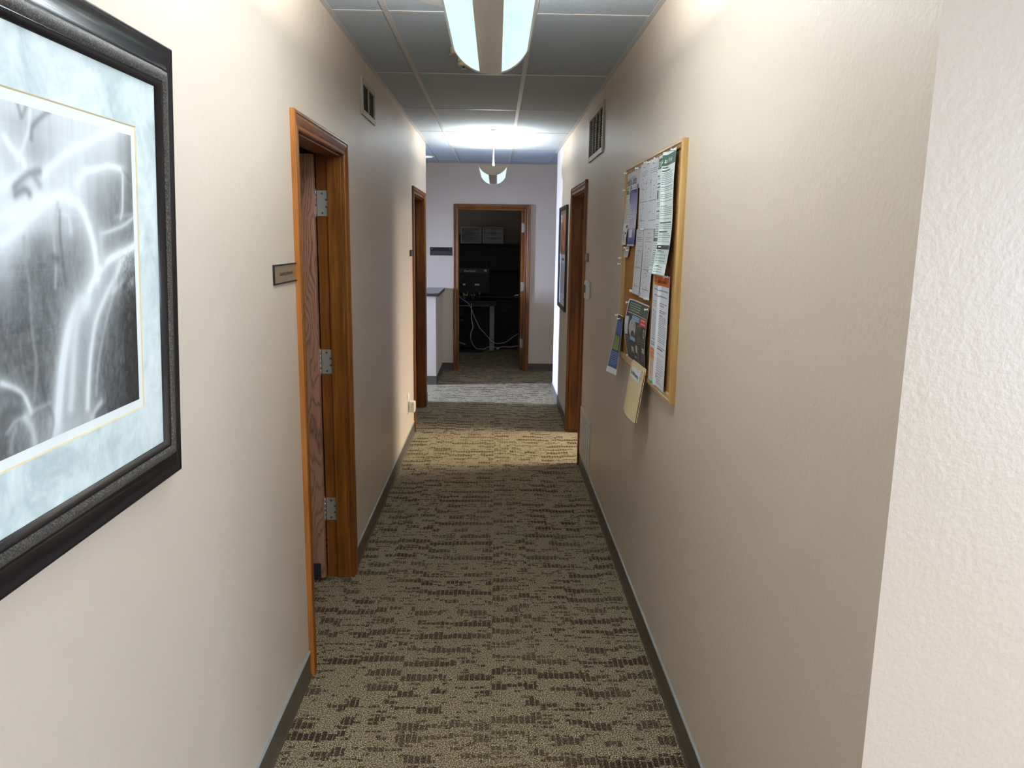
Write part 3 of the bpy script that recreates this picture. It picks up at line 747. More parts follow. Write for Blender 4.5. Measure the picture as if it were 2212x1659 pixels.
IY0, IY1, IZ0, IZ1 = MY0+.018, MY1-.018, MZ0+.018, MZ1-.018
def waterfall():
    nu, nv = 420, 250
    y = np.linspace(IY0, IY1, nu+1)[None, :]+0*np.zeros((nv+1, 1)); z = np.linspace(IZ0, IZ1, nv+1)[:, None]+0*y
    G = np.array(ART_GRID, float)
    gx = np.clip((y-1.05)/(1.48-1.05)*11, 0, 10.999); 
    gx = np.where(y < 1.05, np.abs(((1.05-y)/(.43)*11) % 22-11)*0+np.clip((1.05-y)/.43*11, 0, 10.9), gx)   # mirrored beyond the part in view
    gz = np.clip((z-1.36)/.49*15, 0, 14.999)
    i, j = gx.astype(int), gz.astype(int); fx, fz = gx-i, gz-j
    fx, fz = fx*fx*(3-2*fx), fz*fz*(3-2*fz)
    L = (G[j, i]*(1-fx)+G[j, i+1]*fx)*(1-fz)+(G[j+1, i]*(1-fx)+G[j+1, i+1]*fx)*fz
    def nz(sy, sz, seed):
        r = np.random.RandomState(seed); g = r.rand(int(.6/sz)+3, int(1.3/sy)+3)
        a, b = (y-IY0)/sy, (z-IZ0)/sz; p, q = a.astype(int), b.astype(int); u, v = a-p, b-q
        return (g[q, p]*(1-u)+g[q, p+1]*u)*(1-v)+(g[q+1, p]*(1-u)+g[q+1, p+1]*u)*v-.5
    L = 255*(L/255)**.80
    dark = np.clip((190-L)/110, 0, 1)
    L = L+dark*(nz(.006, .012, 1)*38+nz(.0028, .004, 2)*34+nz(.02, .05, 3)*26)+(1-dark)*(nz(.006, .08, 4)*12)
    for pts, w, lum, st in ART_STROKES:
        P = spline([(a/1000, b/1000, 0) for a, b in pts], 6)
        for off in ((0,) if pts[0][0] > 1150 else (0, 1)):
            best = np.full(L.shape, 1e9)
            for a, b in zip(P, P[1:]):
                ay, by = (a.x, b.x) if not off else (2.08-a.x, 2.08-b.x)
                dy, dz = by-ay, b.y-a.y; l2 = dy*dy+dz*dz+1e-12
                t = np.clip(((y-ay)*dy+(z-a.y)*dz)/l2, 0, 1)
                best = np.minimum(best, (y-ay-t*dy)**2+(z-a.y-t*dz)**2)
            s = max(w, 2.6)/1000*1.15
            m = np.exp(-best/(2*s*s))*st*.8
            halo = np.exp(-best/(2*(s*2.8)**2))*st*.38*(lum > 200)
            k = np.clip(m+halo, 0, 1); L = L*(1-k)+lum*k
    # coarse dark moss at the right edge
    moss = np.clip((y-1.415)/.02, 0, 1)*np.clip((1.66-z)/.03, 0, 1)
    L = L-moss*12+moss*nz(.003, .0035, 9)*60
    g = np.clip(L, 22, 250)
    return nu, nv, np.stack([g*.985, g, g*.995], -1)
nu, nv, colr = waterfall()
sheet_mesh('photo_print', nu, nv, lambda U, V: (.002+.0168+LEAN*(IZ0+(IZ1-IZ0)*V-FZ0), IY0+(IY1-IY0)*U, IZ0+(IZ1-IZ0)*V), colr, M['printed'], pic)
MB().loft([rr(FY0+.0845, FY1-.0845, FZ0+.0845, FZ1-.0845, .0215), rr(FY0+.0845, FY1-.0845, FZ0+.0845, FZ1-.0845, .0205)], closed=True).build('glass', M['glass'], pic)

# ------------------------------------------------------------------ small things on the left wall
def wall_box(x0, x1, y0, y1, z0, z1, bev=.001): return MB().box(x0, x1, y0, y1, z0, z1, bev)
e = empty('room_sign', (0, 2.645, 1.55)); tag(e, 'long bronze name plate in a black holder beside the nearest left door', 'sign', )
wall_box(0, .006, 2.510, 2.782, 1.519, 1.524).build('holder_rail', M['black'], e)
wall_box(0, .006, 2.510, 2.782, 1.578, 1.583).build('holder_rail', M['black'], e)
wall_box(0, .006, 2.504, 2.510, 1.519, 1.583).build('holder_end', M['black'], e)
wall_box(0, .0035, 2.510, 2.784, 1.523, 1.579, .0004).build('plate', M['brass'], e)
fs = lambda a, b: (.0042, 2.652+a, 1.546+b)
text_obj('lettering', 'Laura Johnson', .019, fs, M['ink'], e, 'CENTER', 1.5)
e = empty('room_sign', (0, 6.55, 1.55)); tag(e, 'small dark plate beside the far left door', 'sign')
wall_box(0, .007, 6.455, 6.658, 1.527, 1.577).build('holder', M['black'], e)
wall_box(.007, .008, 6.462, 6.652, 1.532, 1.572, .0002).build('plate', M['laminate_edge'], e)

def grille(name, label, fn, s0, s1, z0, z1, cols, rows, rim, fr_mat, slat_mat, dark, depth=.008, bar_w=.006, tilt=0.5, cat='vent'):
    """fn(s, d, z); one slat object per louvre and column"""
    e = empty(name, fn((s0+s1)/2, 0, z0)); tag(e, label, cat)
    def B(sa, sb, da, db, za, zb, bev=0.0):
        p, q = Vector(fn(sa, da, za)), Vector(fn(sb, db, zb))
        return MB().box(min(p.x, q.x), max(p.x, q.x), min(p.y, q.y), max(p.y, q.y), za, zb, bev)
    B(s0, s1, 0, depth, z0, z0+rim, .001).build('flange', fr_mat, e); B(s0, s1, 0, depth, z1-rim, z1, .001).build('flange', fr_mat, e)
    B(s0, s0+rim, 0, depth, z0+rim, z1-rim, .001).build('flange', fr_mat, e); B(s1-rim, s1, 0, depth, z0+rim, z1-rim, .001).build('flange', fr_mat, e)
    B(s0+rim, s1-rim, .0002, .0012, z0+rim, z1-rim).build('duct_back', dark, e)
    iw = (s1-s0-2*rim-(cols-1)*bar_w)/cols
    for c in range(1, cols):
        a = s0+rim+c*iw+(c-1)*bar_w; B(a, a+bar_w, .001, depth*.9, z0+rim, z1-rim).build('mullion', slat_mat, e)
    ph = (z1-z0-2*rim)/rows
    first = None
    for c in range(cols):
        a = s0+rim+c*(iw+bar_w)
        for r in range(rows):
            z = z0+rim+(r+.5)*ph
            if first is None:
                m = MB(); pr = [(.0015, ph*.20), (depth*.8, -ph*.28), (depth*.8, -ph*.28+.0012), (.0015, ph*.20+.0012)]
                m.loft([[fn(sx, d, z+dz) for d, dz in pr] for sx in (a, a+iw)], closed=True)
                first = m.build('slat', slat_mat, e); a0, zz0 = a, z; p0 = Vector(fn(a, 0, z))
            else:
                copy_part(first, 'slat', e, Vector(fn(a, 0, z))-p0)
    for ss, zz in ((s0+rim*.5, z0+rim*.5), (s1-rim*.5, z0+rim*.5), (s0+rim*.5, z1-rim*.5), (s1-rim*.5, z1-rim*.5)):
        n = Vector(fn(0, 1, 0))-Vector(fn(0, 0, 0))
        MB().lathe(Vector(fn(ss, depth, zz)), [(.004, 0), (.004, .0008), (.002, .0016)], 10, n).build('screw', M['screw'], e)
    return e
grille('wall_vent', 'small beige louvred vent high on the left wall above the nearest door', fL, 4.235, 4.672, 2.300, 2.486, 2, 11, .028, M['vent'], M['vent'], M['void'], .010)
grille('wall_vent', 'brown-edged louvred vent high on the right wall above the cork board', fR, 4.895, 5.625, 2.203, 2.505, 4, 16, .030, M['vent'], M['vent'], M['void'], .012)
grille('floor_level_vent', 'pale slotted return grille low on the right wall by the baseboard', fR, 5.075, 5.672, .120, .462, 5, 20, .030, M['grille_white'], M['grille_white'], M['vent_dark'], .008, .012)
e = empty('wall_outlet', (0, 6.23, .30)); tag(e, 'white outlet cover low on the left wall near the far left door', 'outlet')
wall_box(0, .006, 6.18, 6.27, .28, .435, .002).build('cover_plate', M['white_plastic'], e)
for z in (.325, .385):
    MB().lathe((.006, 6.225, z), [(.017, 0), (.017, .0015), (.015, .002)], 20, (1, 0, 0)).build('socket', M['offwhite'], e)
e = empty('plug_in_unit', (.03, 6.23, .31)); tag(e, 'white rounded plug-in unit on the left wall outlet', 'plug')
wall_box(.010, .058, 6.19, 6.262, .283, .372, .010).build('body', M['white_plastic'], e)
wall_box(.0585, .0600, 6.21, 6.242, .30, .345, .0006).build('face', M['offwhite'], e)
for dz in (.005, -.005): wall_box(.0085, .010, 6.222+dz, 6.225+dz, .330, .344, .0003).build('prong', M['steel'], e)

# ------------------------------------------------------------------ small things on the right wall
e = empty('thermostat', (W, 5.40, 1.28)); tag(e, 'white thermostat with a dark display on the right wall beside the doorway', 'thermostat')
MB().box(W-.006, W, 5.335, 5.465, 1.285, 1.392, .002).build('wall_plate', M['offwhite'], e)
bd = MB().box(W-.030, W-.006, 5.325, 5.475, 1.276, 1.400, .009).build('body', M['white_plastic'], e)
MB().box(W-.0312, W-.0298, 5.385, 5.465, 1.318, 1.372, .0005).build('display', M['black'], e)
for k in range(3): MB().box(W-.0325, W-.0298, 5.345, 5.365, 1.312+k*.022, 1.324+k*.022, .001).build('button', M['offwhite'], e)
e = empty('room_sign', (W, 5.6, 1.55)); tag(e, 'small brass plate beside the right doorway above the thermostat', 'sign')
MB().box(W-.006, W, 5.505, 5.690, 1.526, 1.584, .001).build('holder', M['laminate_edge'], e)
MB().box(W-.0075, W-.006, 5.512, 5.688, 1.532, 1.578, .0003).build('plate', M['brass'], e)
# far sign on the end wall
e = empty('sign_holder', (0, YEND, 1.51)); tag(e, 'empty black wall sign holder left of the far office door', 'sign')
MB().box(-.128, .150, YEND-.003, YEND, 1.464, 1.566, .0006).build('back_plate', M['black'], e)
MB().box(-.128, .150, YEND-.010, YEND-.003, 1.464, 1.470, .0006).build('lower_rail', M['laminate_edge'], e)
MB().box(-.128, .150, YEND-.0045, YEND-.003, 1.470, 1.516, .0006).build('pocket', M['laminate_edge'], e)
for x in (-.100, .125): MB().lathe((x, YEND-.003, 1.545), [(.006, 0), (.005, .002), (.002, .003)], 10, (0, -1, 0)).build('screw', M['chrome'], e)

# printed sheets ------------------------------------------------------------
class Print:
    def __init__(s, w, h, cell=.0026, bg=(232, 236, 238)):
        s.w, s.h = w, h; s.nu, s.nv = max(6, int(w/cell)), max(6, int(h/cell))
        s.c = np.zeros((s.nv, s.nu, 3)); s.c[:] = bg
    def r(s, u0, u1, v0, v1, col):          # v measured down from the top, all 0..1
        a, b = int(round(u0*s.nu)), max(int(round(u0*s.nu))+1, int(round(u1*s.nu)))
        c, d = int(round(v0*s.nv)), max(int(round(v0*s.nv))+1, int(round(v1*s.nv)))
        s.c[c:d, a:b] = col; return s
    def grad(s, u0, u1, v0, v1, c0, c1):
        n = 30
        for i in range(n): s.r(u0, u1, v0+(v1-v0)*i/n, v0+(v1-v0)*(i+1)/n, tuple(c0[k]+(c1[k]-c0[k])*i/(n-1) for k in range(3)))
        return s
    def para(s, u0, u1, v0, v1, col=(96, 98, 104), pitch=3, short=.7, thick=1):
        v = int(v0*s.nv); a, b = int(u0*s.nu), int(u1*s.nu)
        while v < v1*s.nv-thick:
            e = b if rng.random() > .25 else a+int((b-a)*rng.uniform(short, 1))
            x = a
            while x < e:
                L = rng.randint(2, 7); s.c[v:v+thick, x:min(x+L, e)] = col; x += L+1
            v += pitch
        return s
    def ell(s, u, v, ru, rv, col):
        U, V = np.meshgrid((np.arange(s.nu)+.5)/s.nu, (np.arange(s.nv)+.5)/s.nv)
        s.c[((U-u)/ru)**2+((V-v)/rv)**2 < 1] = col; return s

def paper(name, label, cat, far, near, top, bot, pr, disp, mat=None, skew=(0, 0), xbase=.012, group=None):
    """sheet on the right wall: far/near are y at its left/right edge; disp(u, v) = how far it stands off the board"""
    e = empty(name, (W-xbase, (far+near)/2, bot)); tag(e, label, cat, group)
    fs = skew
    def pos(U, V):
        y = far+(near-far)*U+fs[0]*V; z = top+(bot-top)*V+fs[1]*U
        return (W-xbase-disp(U, V), y, z)
    o = sheet_mesh('sheet', pr.nu, pr.nv, pos, pr.c, M['printed'], e, point=False)
    def at(u, v, lift=.0008):
        x, y, z = pos(np.float64(u), np.float64(v)); return (float(x)-lift, float(y), float(z))
    return e, at, pr
def ptext(e, at, pr, s, u, v, size, mat, condense=1.0, align='LEFT'):
    """one line of lettering following the sheet; u, v = start of the baseline, size in metres"""
    return text_obj('lettering', s, size, lambda a, b: at(u+a/pr.w, v-b/pr.h), mat, e, align, condense)

# ------------------------------------------------------------------ cork board
BY0, BY1, BZ0, BZ1 = 2.722, 3.905, 1.098, 2.018
board = empty('cork_board', (W, (BY0+BY1)/2, BZ0)); tag(board, 'oak-framed cork notice board on the right wall covered in pinned papers', 'notice board')
FW, FD = .032, .022
pr_ = [(0, 0), (0, FD-.004), (.004, FD), (.012, FD), (.015, FD-.003), (.027, FD-.006), (FW, FD-.011), (FW, 0)]
def brail(a, b, mat): MB().loft([a, b], closed=True).build('frame_rail', mat, board)
brail([(W-h, BY0+w, BZ0+w) for w, h in pr_], [(W-h, BY1-w, BZ0+w) for w, h in pr_], M['board_oak_y'])
brail([(W-h, BY0+w, BZ1-w) for w, h in pr_], [(W-h, BY1-w, BZ1-w) for w, h in pr_], M['board_oak_y'])
brail([(W-h, BY0+w, BZ0+w) for w, h in pr_], [(W-h, BY0+w, BZ1-w) for w, h in pr_], M['board_oak_z'])
brail([(W-h, BY1-w, BZ0+w) for w, h in pr_], [(W-h, BY1-w, BZ1-w) for w, h in pr_], M['board_oak_z'])
MB().box(W-.0105, W, BY0+FW-.002, BY1-FW+.002, BZ0+FW-.002, BZ1-FW+.002).build('cork_panel', M['cork'], board)

# header sign: health & safety
p = Print(.345, .105, bg=(214, 214, 220)); p.r(.15, .92, .90, .93, (120, 120, 124))
e, at, pr = paper('paper_sign', 'white sign with large hand-drawn lettering in the far top corner of the cork board', 'paper sign', 3.885, 3.535, 2.000, 1.905, p, lambda u, v: .002+.004*np.sin(u*3.1)*v)
ptext(e, at, pr, 'Health & Safety', .02, .74, .058, M['ink_mid'], .74)
# green headed sheet at the far edge
p = Print(.17, .275); p.r(0, 1, 0, .12, (150, 160, 110)).r(.38, 1, .03, .09, (196, 200, 170)).r(.3, .6, .05, .11, (70, 84, 50))
p.r(.1, .75, .15, .165, (70, 72, 76)).para(.08, .9, .2, .62, (120, 124, 128)).r(.55, .85, .66, .70, (50, 54, 50)).r(.55, .85, .78, .805, (50, 54, 50)).r(.05, .5, .76, .95, (206, 216, 214)).para(.08, .48, .78, .94, (130, 134, 138)).para(.55, .9, .82, .95, (150, 150, 156), 4)
e, at, pr = paper('flyer', 'narrow sheet with an olive green header at the far edge of the cork board', 'paper', 3.895, 3.752, 1.922, 1.655, p, lambda u, v: .004+.014*v*v+.004*np.sin(v*9)*u)
# purple sheet
p = Print(.20, .275, bg=(206, 206, 224)); p.grad(.0, 1, 0, .42, (70, 66, 140), (196, 192, 216)).grad(0, 1, .42, .7, (206, 204, 222), (200, 198, 220)).grad(0, 1, .70, .97, (176, 170, 208), (60, 62, 130)).r(0, 1, .97, 1, (226, 226, 232))
p.r(.45, .62, .09, .12, (40, 36, 90)).para(.18, .85, .2, .44, (112, 108, 160), 3).para(.15, .8, .47, .5, (120, 120, 140)).para(.12, .5, .56, .66, (130, 128, 150)).r(.15, .42, .72, .86, (224, 224, 232))
e, at, pr = paper('flyer', 'purple and white flyer beside the green-headed sheet on the cork board', 'paper', 3.748, 3.555, 1.925, 1.650, p, lambda u, v: .003+.009*v*v+.003*np.cos(u*6), )
# four legal forms in two rows
def form(seed, cols=2):
    rng.seed(seed); p = Print(.208, .275, bg=(222, 224, 232))
    p.para(.4, .62, .06, .09, (120, 122, 134)).para(.2, .8, .13, .2, (140, 142, 154), 3, .4)
    for x in (.22, .34, .5, .66, .8): p.r(x, x+.006, .22, .9, (176, 178, 190))
    for k in range(16):
        x, y = rng.choice((.24, .37, .53, .69)), rng.uniform(.2, .9); p.r(x, x+rng.uniform(.04, .12), y, y+.008, (90, 92, 102))
    for k in range(26):
        x, y = rng.choice((.26, .5, .72))+rng.uniform(0, .06), rng.uniform(.28, .55); p.r(x, x+.03, y, y+.006, (110, 112, 124))
    p.r(.15, .9, .585, .592, (120, 122, 134)).para(.2, .85, .87, .9, (120, 122, 134)).r(.05, .12, .93, .94, (120, 122, 134)); return p
for i, (fa, ne, to, bo, lb, ds, sk) in enumerate((
    (3.525, 3.318, 1.998, 1.724, 'upper left of the four tabulated forms on the cork board', lambda u, v: .004+.004*np.sin(u*4), (0, 0)),
    (3.312, 3.104, 1.997, 1.722, 'upper right of the four tabulated forms, tucked behind the green-headed poster', lambda u, v: .005+.004*np.sin(u*4+1), (0, 0)),
    (3.563, 3.372, 1.726, 1.440, 'lower left of the four tabulated forms on the cork board', lambda u, v: .004+.006*v*v+.003*u, (.02, 0)),
    (3.362, 3.160, 1.724, 1.437, 'lower right of the four tabulated forms, beside the orange-headed poster', lambda u, v: .005+.008*v*v+.003*(1-u), (.0, 0)))):
    paper('form_sheet', lb, 'paper', fa, ne, to, bo, form(20+i), ds, skew=sk)
# tall poster with green header, folded down its middle
rng.seed(3)
p = Print(.325, .445, .0022, (226, 238, 236)); G1 = (70, 100, 84)
p.r(0, 1, .025, .115, G1).r(0, .02, 0, 1, (238, 242, 242)).r(.98, 1, .115, 1, (240, 242, 242))
p.r(.03, .045, .05, .1, (220, 230, 224)).para(.06, .3, .055, .1, (206, 216, 210), 4)
c1, c2 = (.04, .40), (.45, .95); TX_ = (92, 108, 108); HD = (52, 62, 62)
p.r(c1[0], .16, .17, .178, HD).para(*c1, .195, .205, TX_).r(c1[0], .30, .235, .243, HD).r(c1[0], .38, .262, .27, HD).r(.05, .14, .29, .37, (120, 128, 128)).para(.06, .13, .295, .365, (60, 66, 66), 2).para(.17, .39, .285, .375, TX_, 5)
p.r(c1[0], .36, .395, .403, HD).para(*c1, .415, .445, TX_).r(c1[0], .40, .465, .473, HD).para(*c1, .50, .545, TX_).para(*c1, .58, .65, TX_, 4).r(.05, .17, .70, .708, HD)
p.r(.0, .42, .655, .69, (206, 224, 220)).para(*c1, .66, .69, TX_).r(.0, .42, .70, .73, (56, 92, 78)).r(.06, .38, .712, .72, (190, 208, 200)).para(*c1, .745, .83, TX_, 4).r(c1[0], .22, .835, .843, HD).r(0, .42, .85, .955, (204, 224, 214)).para(*c1, .855, .95, (84, 110, 100), 4).para(.05, .35, .975, .985, TX_)
p.r(c2[0], .62, .125, .133, HD).r(c2[0], .74, .15, .158, HD).para(*c2, .17, .265, TX_).r(c2[0], .93, .28, .288, HD).para(*c2, .30, .33, TX_).para(*c2, .345, .38, TX_).para(*c2, .40, .41, TX_).r(c2[0], .65, .435, .443, HD).para(*c2, .455, .525, TX_).para(*c2, .54, .555, TX_)
p.r(c2[0], .93, .57, .578, HD).para(*c2, .59, .63, TX_).r(c2[0], .75, .645, .653, HD).para(*c2, .665, .70, TX_).para(*c2, .715, .74, TX_)
p.r(.44, .97, .755, .79, (40, 48, 48)).r(.46, .5, .768, .776, (220, 226, 224)).r(.44, .97, .79, .91, (196, 210, 206)).r(.46, .56, .80, .807, HD).para(.46, .85, .815, .90, (80, 90, 90), 5).r(.46, .6, .925, .931, HD).para(.46, .8, .94, .985, TX_, 4)
e, at, pr = paper('poster', 'tall white two-column poster with dark green header and centre fold on the cork board', 'poster', 3.118, 2.792, 1.996, 1.552, p,
    lambda u, v: .006+.020*v*v+.014*np.exp(-((u-.43)/.05)**2)+.010*np.abs(u-.43)*(u > .43)+.004*np.sin(v*7), skew=(.0, 0))
ptext(e, at, pr, 'Your Rights as a Worker', .12, .090, .0245, M['ink_white'], .92)
# tall poster with orange header
rng.seed(4)
p = Print(.31, .425, .0022, (224, 228, 238)); O1 = (224, 110, 34)
p.r(.06, .98, .015, .10, O1).r(.09, .105, .035, .085, (40, 30, 20)).para(.12, .32, .04, .085, (90, 56, 20), 5)
p.para(.08, .95, .135, .17, (110, 116, 132), 6, .8, 2).para(.12, .9, .19, .21, (96, 102, 118), 6, .8, 2).para(.06, .4, .25, .31, (150, 130, 130), 4).para(.5, .9, .25, .30, (150, 136, 130), 4, .5, 2)
p.r(.5, .92, .315, .323, (60, 64, 76)).r(.5, .82, .33, .338, (60, 64, 76)).r(.06, .16, .33, .337, (60, 64, 76)).para(.06, .42, .345, .60, (104, 110, 128)).r(.5, .66, .355, .362, (60, 64, 76)).para(.5, .94, .37, .55, (104, 110, 128)).r(.06, .4, .60, .605, (60, 64, 76)).para(.5, .94, .56, .6, (104, 110, 128))
p.r(.5, .92, .635, .642, (60, 64, 76)).r(.5, .8, .655, .662, (60, 64, 76)).para(.06, .42, .63, .66, (104, 110, 128), 4, .5, 2)
p.r(0.02, .44, .685, .80, (226, 156, 104)).para(.08, .4, .70, .78, (130, 84, 50), 6).r(0.02, .44, .80, .955, (238, 206, 178)).para(.06, .42, .81, .95, (150, 120, 96), 3).para(.5, .92, .70, .71, (120, 124, 136)).para(.5, .85, .75, .785, (190, 150, 120), 4).para(.5, .9, .79, .86, (120, 124, 136), 4)
p.r(.5, .515, .88, .93, (40, 44, 50)).para(.54, .85, .88, .94, (90, 94, 106), 5).para(.06, .4, .96, .985, (104, 110, 128)).para(.52, .9, .95, .98, (120, 124, 136), 3)
e, at, pr = paper('poster', 'tall white poster with an orange header and a centre fold low on the cork board', 'poster', 3.122, 2.812, 1.549, 1.124, p,
    lambda u, v: .005+.010*np.exp(-((u-.44)/.05)**2)+.006*np.abs(u-.44)*(u > .44)+.004*v, skew=(.0, 0))
ptext(e, at, pr, 'Job safety and health law', .34, .073, .0165, M['ink'], .93)
# black safety poster, curling
rng.seed(5)
p = Print(.40, .265, .0024, (36, 34, 34)); p.r(0, 1, 0, .02, (226, 228, 228)).r(0, .012, 0, 1, (226, 228, 228)).r(.985, 1, 0, 1, (226, 228, 228)).r(0, 1, .975, 1, (226, 228, 228))
p.r(.03, .97, .03, .21, (58, 78, 62)).para(.06, .6, .06, .18, (186, 200, 188), 4).r(.03, .97, .212, .218, (206, 210, 206))
p.ell(.34, .44, .17, .16, (176, 176, 172)).ell(.38, .55, .09, .075, (44, 42, 42)).ell(.30, .36, .02, .03, (120, 120, 118)).ell(.42, .38, .02, .05, (128, 128, 126)).r(.30, .44, .74, .84, (170, 170, 166)).ell(.37, .86, .05, .05, (36, 34, 34))
p.r(.27, .62, .235, .315, (136, 176, 220)).para(.3, .6, .25, .30, (84, 116, 160), 4).r(.64, .97, .225, .35, (186, 58, 54)).para(.72, .92, .25, .33, (236, 196, 190), 6, .7, 2)
p.r(.02, .12, .28, .58, (196, 206, 214)).r(.25, .52, .575, .635, (136, 180, 226)).para(.27, .5, .585, .625, (84, 116, 160), 4).r(.45, .56, .86, .90, (120, 160, 208)).r(.54, .60, .68, .80, (210, 214, 214))
p.ell(.91, .44, .03, .07, (220, 220, 216)).ell(.91, .44, .018, .05, (36, 34, 34)).para(.03, .28, .62, .95, (136, 136, 134), 4, .5).para(.55, .76, .36, .45, (170, 170, 168), 3).para(.6, .78, .52, .66, (130, 130, 128), 3).para(.8, .95, .54, .9, (146, 146, 144), 4, .5).r(.86, .96, .66, .74, (206, 206, 206)).r(.9, .93, .68, .72, (180, 40, 60)).ell(.66, .45, .09, .09, (62, 60, 60)).r(.62, .70, .68, .93, (96, 100, 104))
e, at, pr = paper('poster', 'dark curling safety poster with a green band, red box and grey dial below the forms', 'poster', 3.575, 3.165, 1.414, 1.142, p,
    lambda u, v: .006+.022*np.sin(np.clip(v, 0, 1)*3.1416)*(1-u*.6)+.012*(1-v)*np.exp(-u*14)+.006*v, skew=(0, 0), xbase=.014)
# blue and green flyer hanging off the far edge
p = Print(.15, .295, .0024, (34, 52, 92)); p.r(0, 1, 0, .02, (222, 226, 230)).r(0, .05, 0, 1, (220, 224, 230)).r(.95, 1, 0, 1, (200, 206, 214)).r(0, 1, .90, 1, (232, 236, 240)).r(.05, .95, .02, .10, (30, 38, 60)).r(.05, .95, .10, .34, (36, 78, 150)).r(.1, .8, .36, .60, (132, 152, 64)).para(.15, .75, .38, .58, (70, 90, 40), 4).r(.05, .95, .62, .90, (40, 84, 140)).para(.12, .9, .64, .86, (130, 170, 214), 4, .5).para(.2, .7, .14, .3, (90, 130, 190), 5)
e, at, pr = paper('flyer', 'blue and green flyer hanging off the far lower edge of the cork board', 'flyer', 3.935, 3.800, 1.312, 1.018, p,
    lambda u, v: .016+.052*v**1.3*(1-.55*u)-.004*u, xbase=.010)
# manila folder pinned over the bottom rail
e = empty('manila_folder', (W-.03, 3.29, .93)); tag(e, 'cream manila folder with a typed label pinned over the bottom rail of the cork board', 'folder')
def folder_sheet(off, cut, name):
    n = 14
    def P(u, v):
        y = 3.436-(.300)*u; z = 1.156-cut-(.226-cut)*v+.002*u
        return (W-.028-off-.030*v-.010*math.sin(u*3)*v, y, z)
    rings = []
    m = MB()
    a = [[P(i/n, j/10) for i in range(n+1)] for j in range(11)]
    m.loft(a, caps=False, smooth=True)
    back = [[(x+.0012, y, z) for x, y, z in r] for r in a]
    m.loft(back, caps=False, smooth=True)
    edge = lambda r1, r2: m.loft([r1, r2], caps=False)
    edge(a[0], back[0]); edge(a[-1], back[-1]); edge([r[0] for r in a], [r[0] for r in back]); edge([r[-1] for r in a], [r[-1] for r in back])
    m.build(name, M['manila'], e); return P
folder_sheet(.0, .0, 'back_leaf'); P = folder_sheet(.007, .010, 'front_leaf')
lab = MB(); lab.loft([[tuple(Vector(P(.12+.7*i/6, vv))-Vector((.0012, 0, 0))) for i in range(7)] for vv in (.06, .27)], caps=False).build('label', M['paper'], e)
def fl_at(a, b):
    u, v = .15+a/.30, .21-b/.226; q = P(u, v); return (q[0]-.0020, q[1], q[2])
text_obj('lettering', 'Near Miss Reporting', .0225, fl_at, M['ink'], e, 'LEFT', .90)
# small note
p = Print(.085, .085, .0022, (214, 214, 220)).para(.12, .9, .15, .6, (90, 92, 100), 3); p.r(.4, .46, .2, .75, (100, 100, 108)).r(.65, .7, .1, .6, (100, 100, 108))
paper('note', 'small handwritten note pinned below the purple flyer', 'note', 3.842, 3.722, 1.648, 1.596, p, lambda u, v: .004+.010*v)
# push pins
def pin(y, z, label, x=.016, mat=None, group=None):
    e = empty('push_pin', (W-x, y, z)); tag(e, label, 'push pin', group or 'push pins on the cork board')
    d = Vector((-1, rng.uniform(-.2, .2), rng.uniform(-.1, .25))).normalized(); c = Vector((W-x, y, z))
    MB().cyl(c-d*.006, c+d*.004, .0006, seg=6).build('needle', M['chrome'], e)
    MB().lathe(c+d*.002, [(.0055, 0), (.0055, .0015), (.0028, .003), (.0032, .010), (.0052, .013), (.0050, .0150)], 14, d).build('head', mat or M['pin'], e)
for y, z, lb, x in ((3.560, 1.990, 'clear push pin at the upper right of the hand-lettered paper sign', .018), (3.875, 1.992, 'clear push pin at the far upper corner of the hand-lettered paper sign', .018),
    (3.340, 1.990, 'clear push pin between the two upper tabulated forms, left one', .020), (3.300, 1.990, 'clear push pin between the two upper tabulated forms, right one', .020),
    (3.118, 1.986, 'clear push pin at the upper left of the green-headed poster', .022), (3.150, 1.976, 'clear push pin at the top right of the upper right form', .022), (2.812, 1.988, 'clear push pin at the upper right of the green-headed poster', .024),
    (3.350, 1.722, 'clear push pin where the four tabulated forms meet', .022), (3.890, 1.915, 'clear push pin at the top of the olive-headed sheet', .020),
    (3.780, 1.640, 'clear push pin at the left of the small note', .020), (3.722, 1.630, 'clear push pin at the right of the small note', .020),
    (3.893, 1.590, 'upper of two clear push pins on the far frame rail', .028), (3.893, 1.560, 'lower of two clear push pins on the far frame rail', .028),
    (3.605, 1.450, 'clear push pin in bare cork just above the dark poster, upper one', .014), (3.575, 1.445, 'clear push pin at the lower left corner of the lower left form', .016),
    (3.606, 1.398, 'clear push pin in bare cork left of the dark poster', .014), (3.568, 1.398, 'clear push pin at the upper left of the dark poster', .034), (3.188, 1.398, 'clear push pin at the upper right of the dark poster', .020),
    (3.195, 1.441, 'clear push pin under the lower right form, left one', .024), (3.160, 1.440, 'clear push pin under the lower right form, right one', .024),
    (2.835, 1.546, 'clear push pin at the upper right of the orange-headed poster', .022), (3.900, 1.308, 'clear push pin holding the blue and green flyer', .030), (3.835, 1.296, 'clear push pin at the right of the blue and green flyer', .030),
    (3.578, 1.150, 'clear push pin at the lower left of the dark poster', .020), (3.155, 1.146, 'clear push pin at the upper right of the manila folder', .042)):
    pin(y, z, lb, x)
pin(3.010, 1.128, 'green push pin at the bottom of the orange-headed poster', .020, M['green_pin']); pin(2.985, 1.133, 'second green push pin at the bottom of the orange-headed poster, nearer the camera', .020, M['green_pin'])

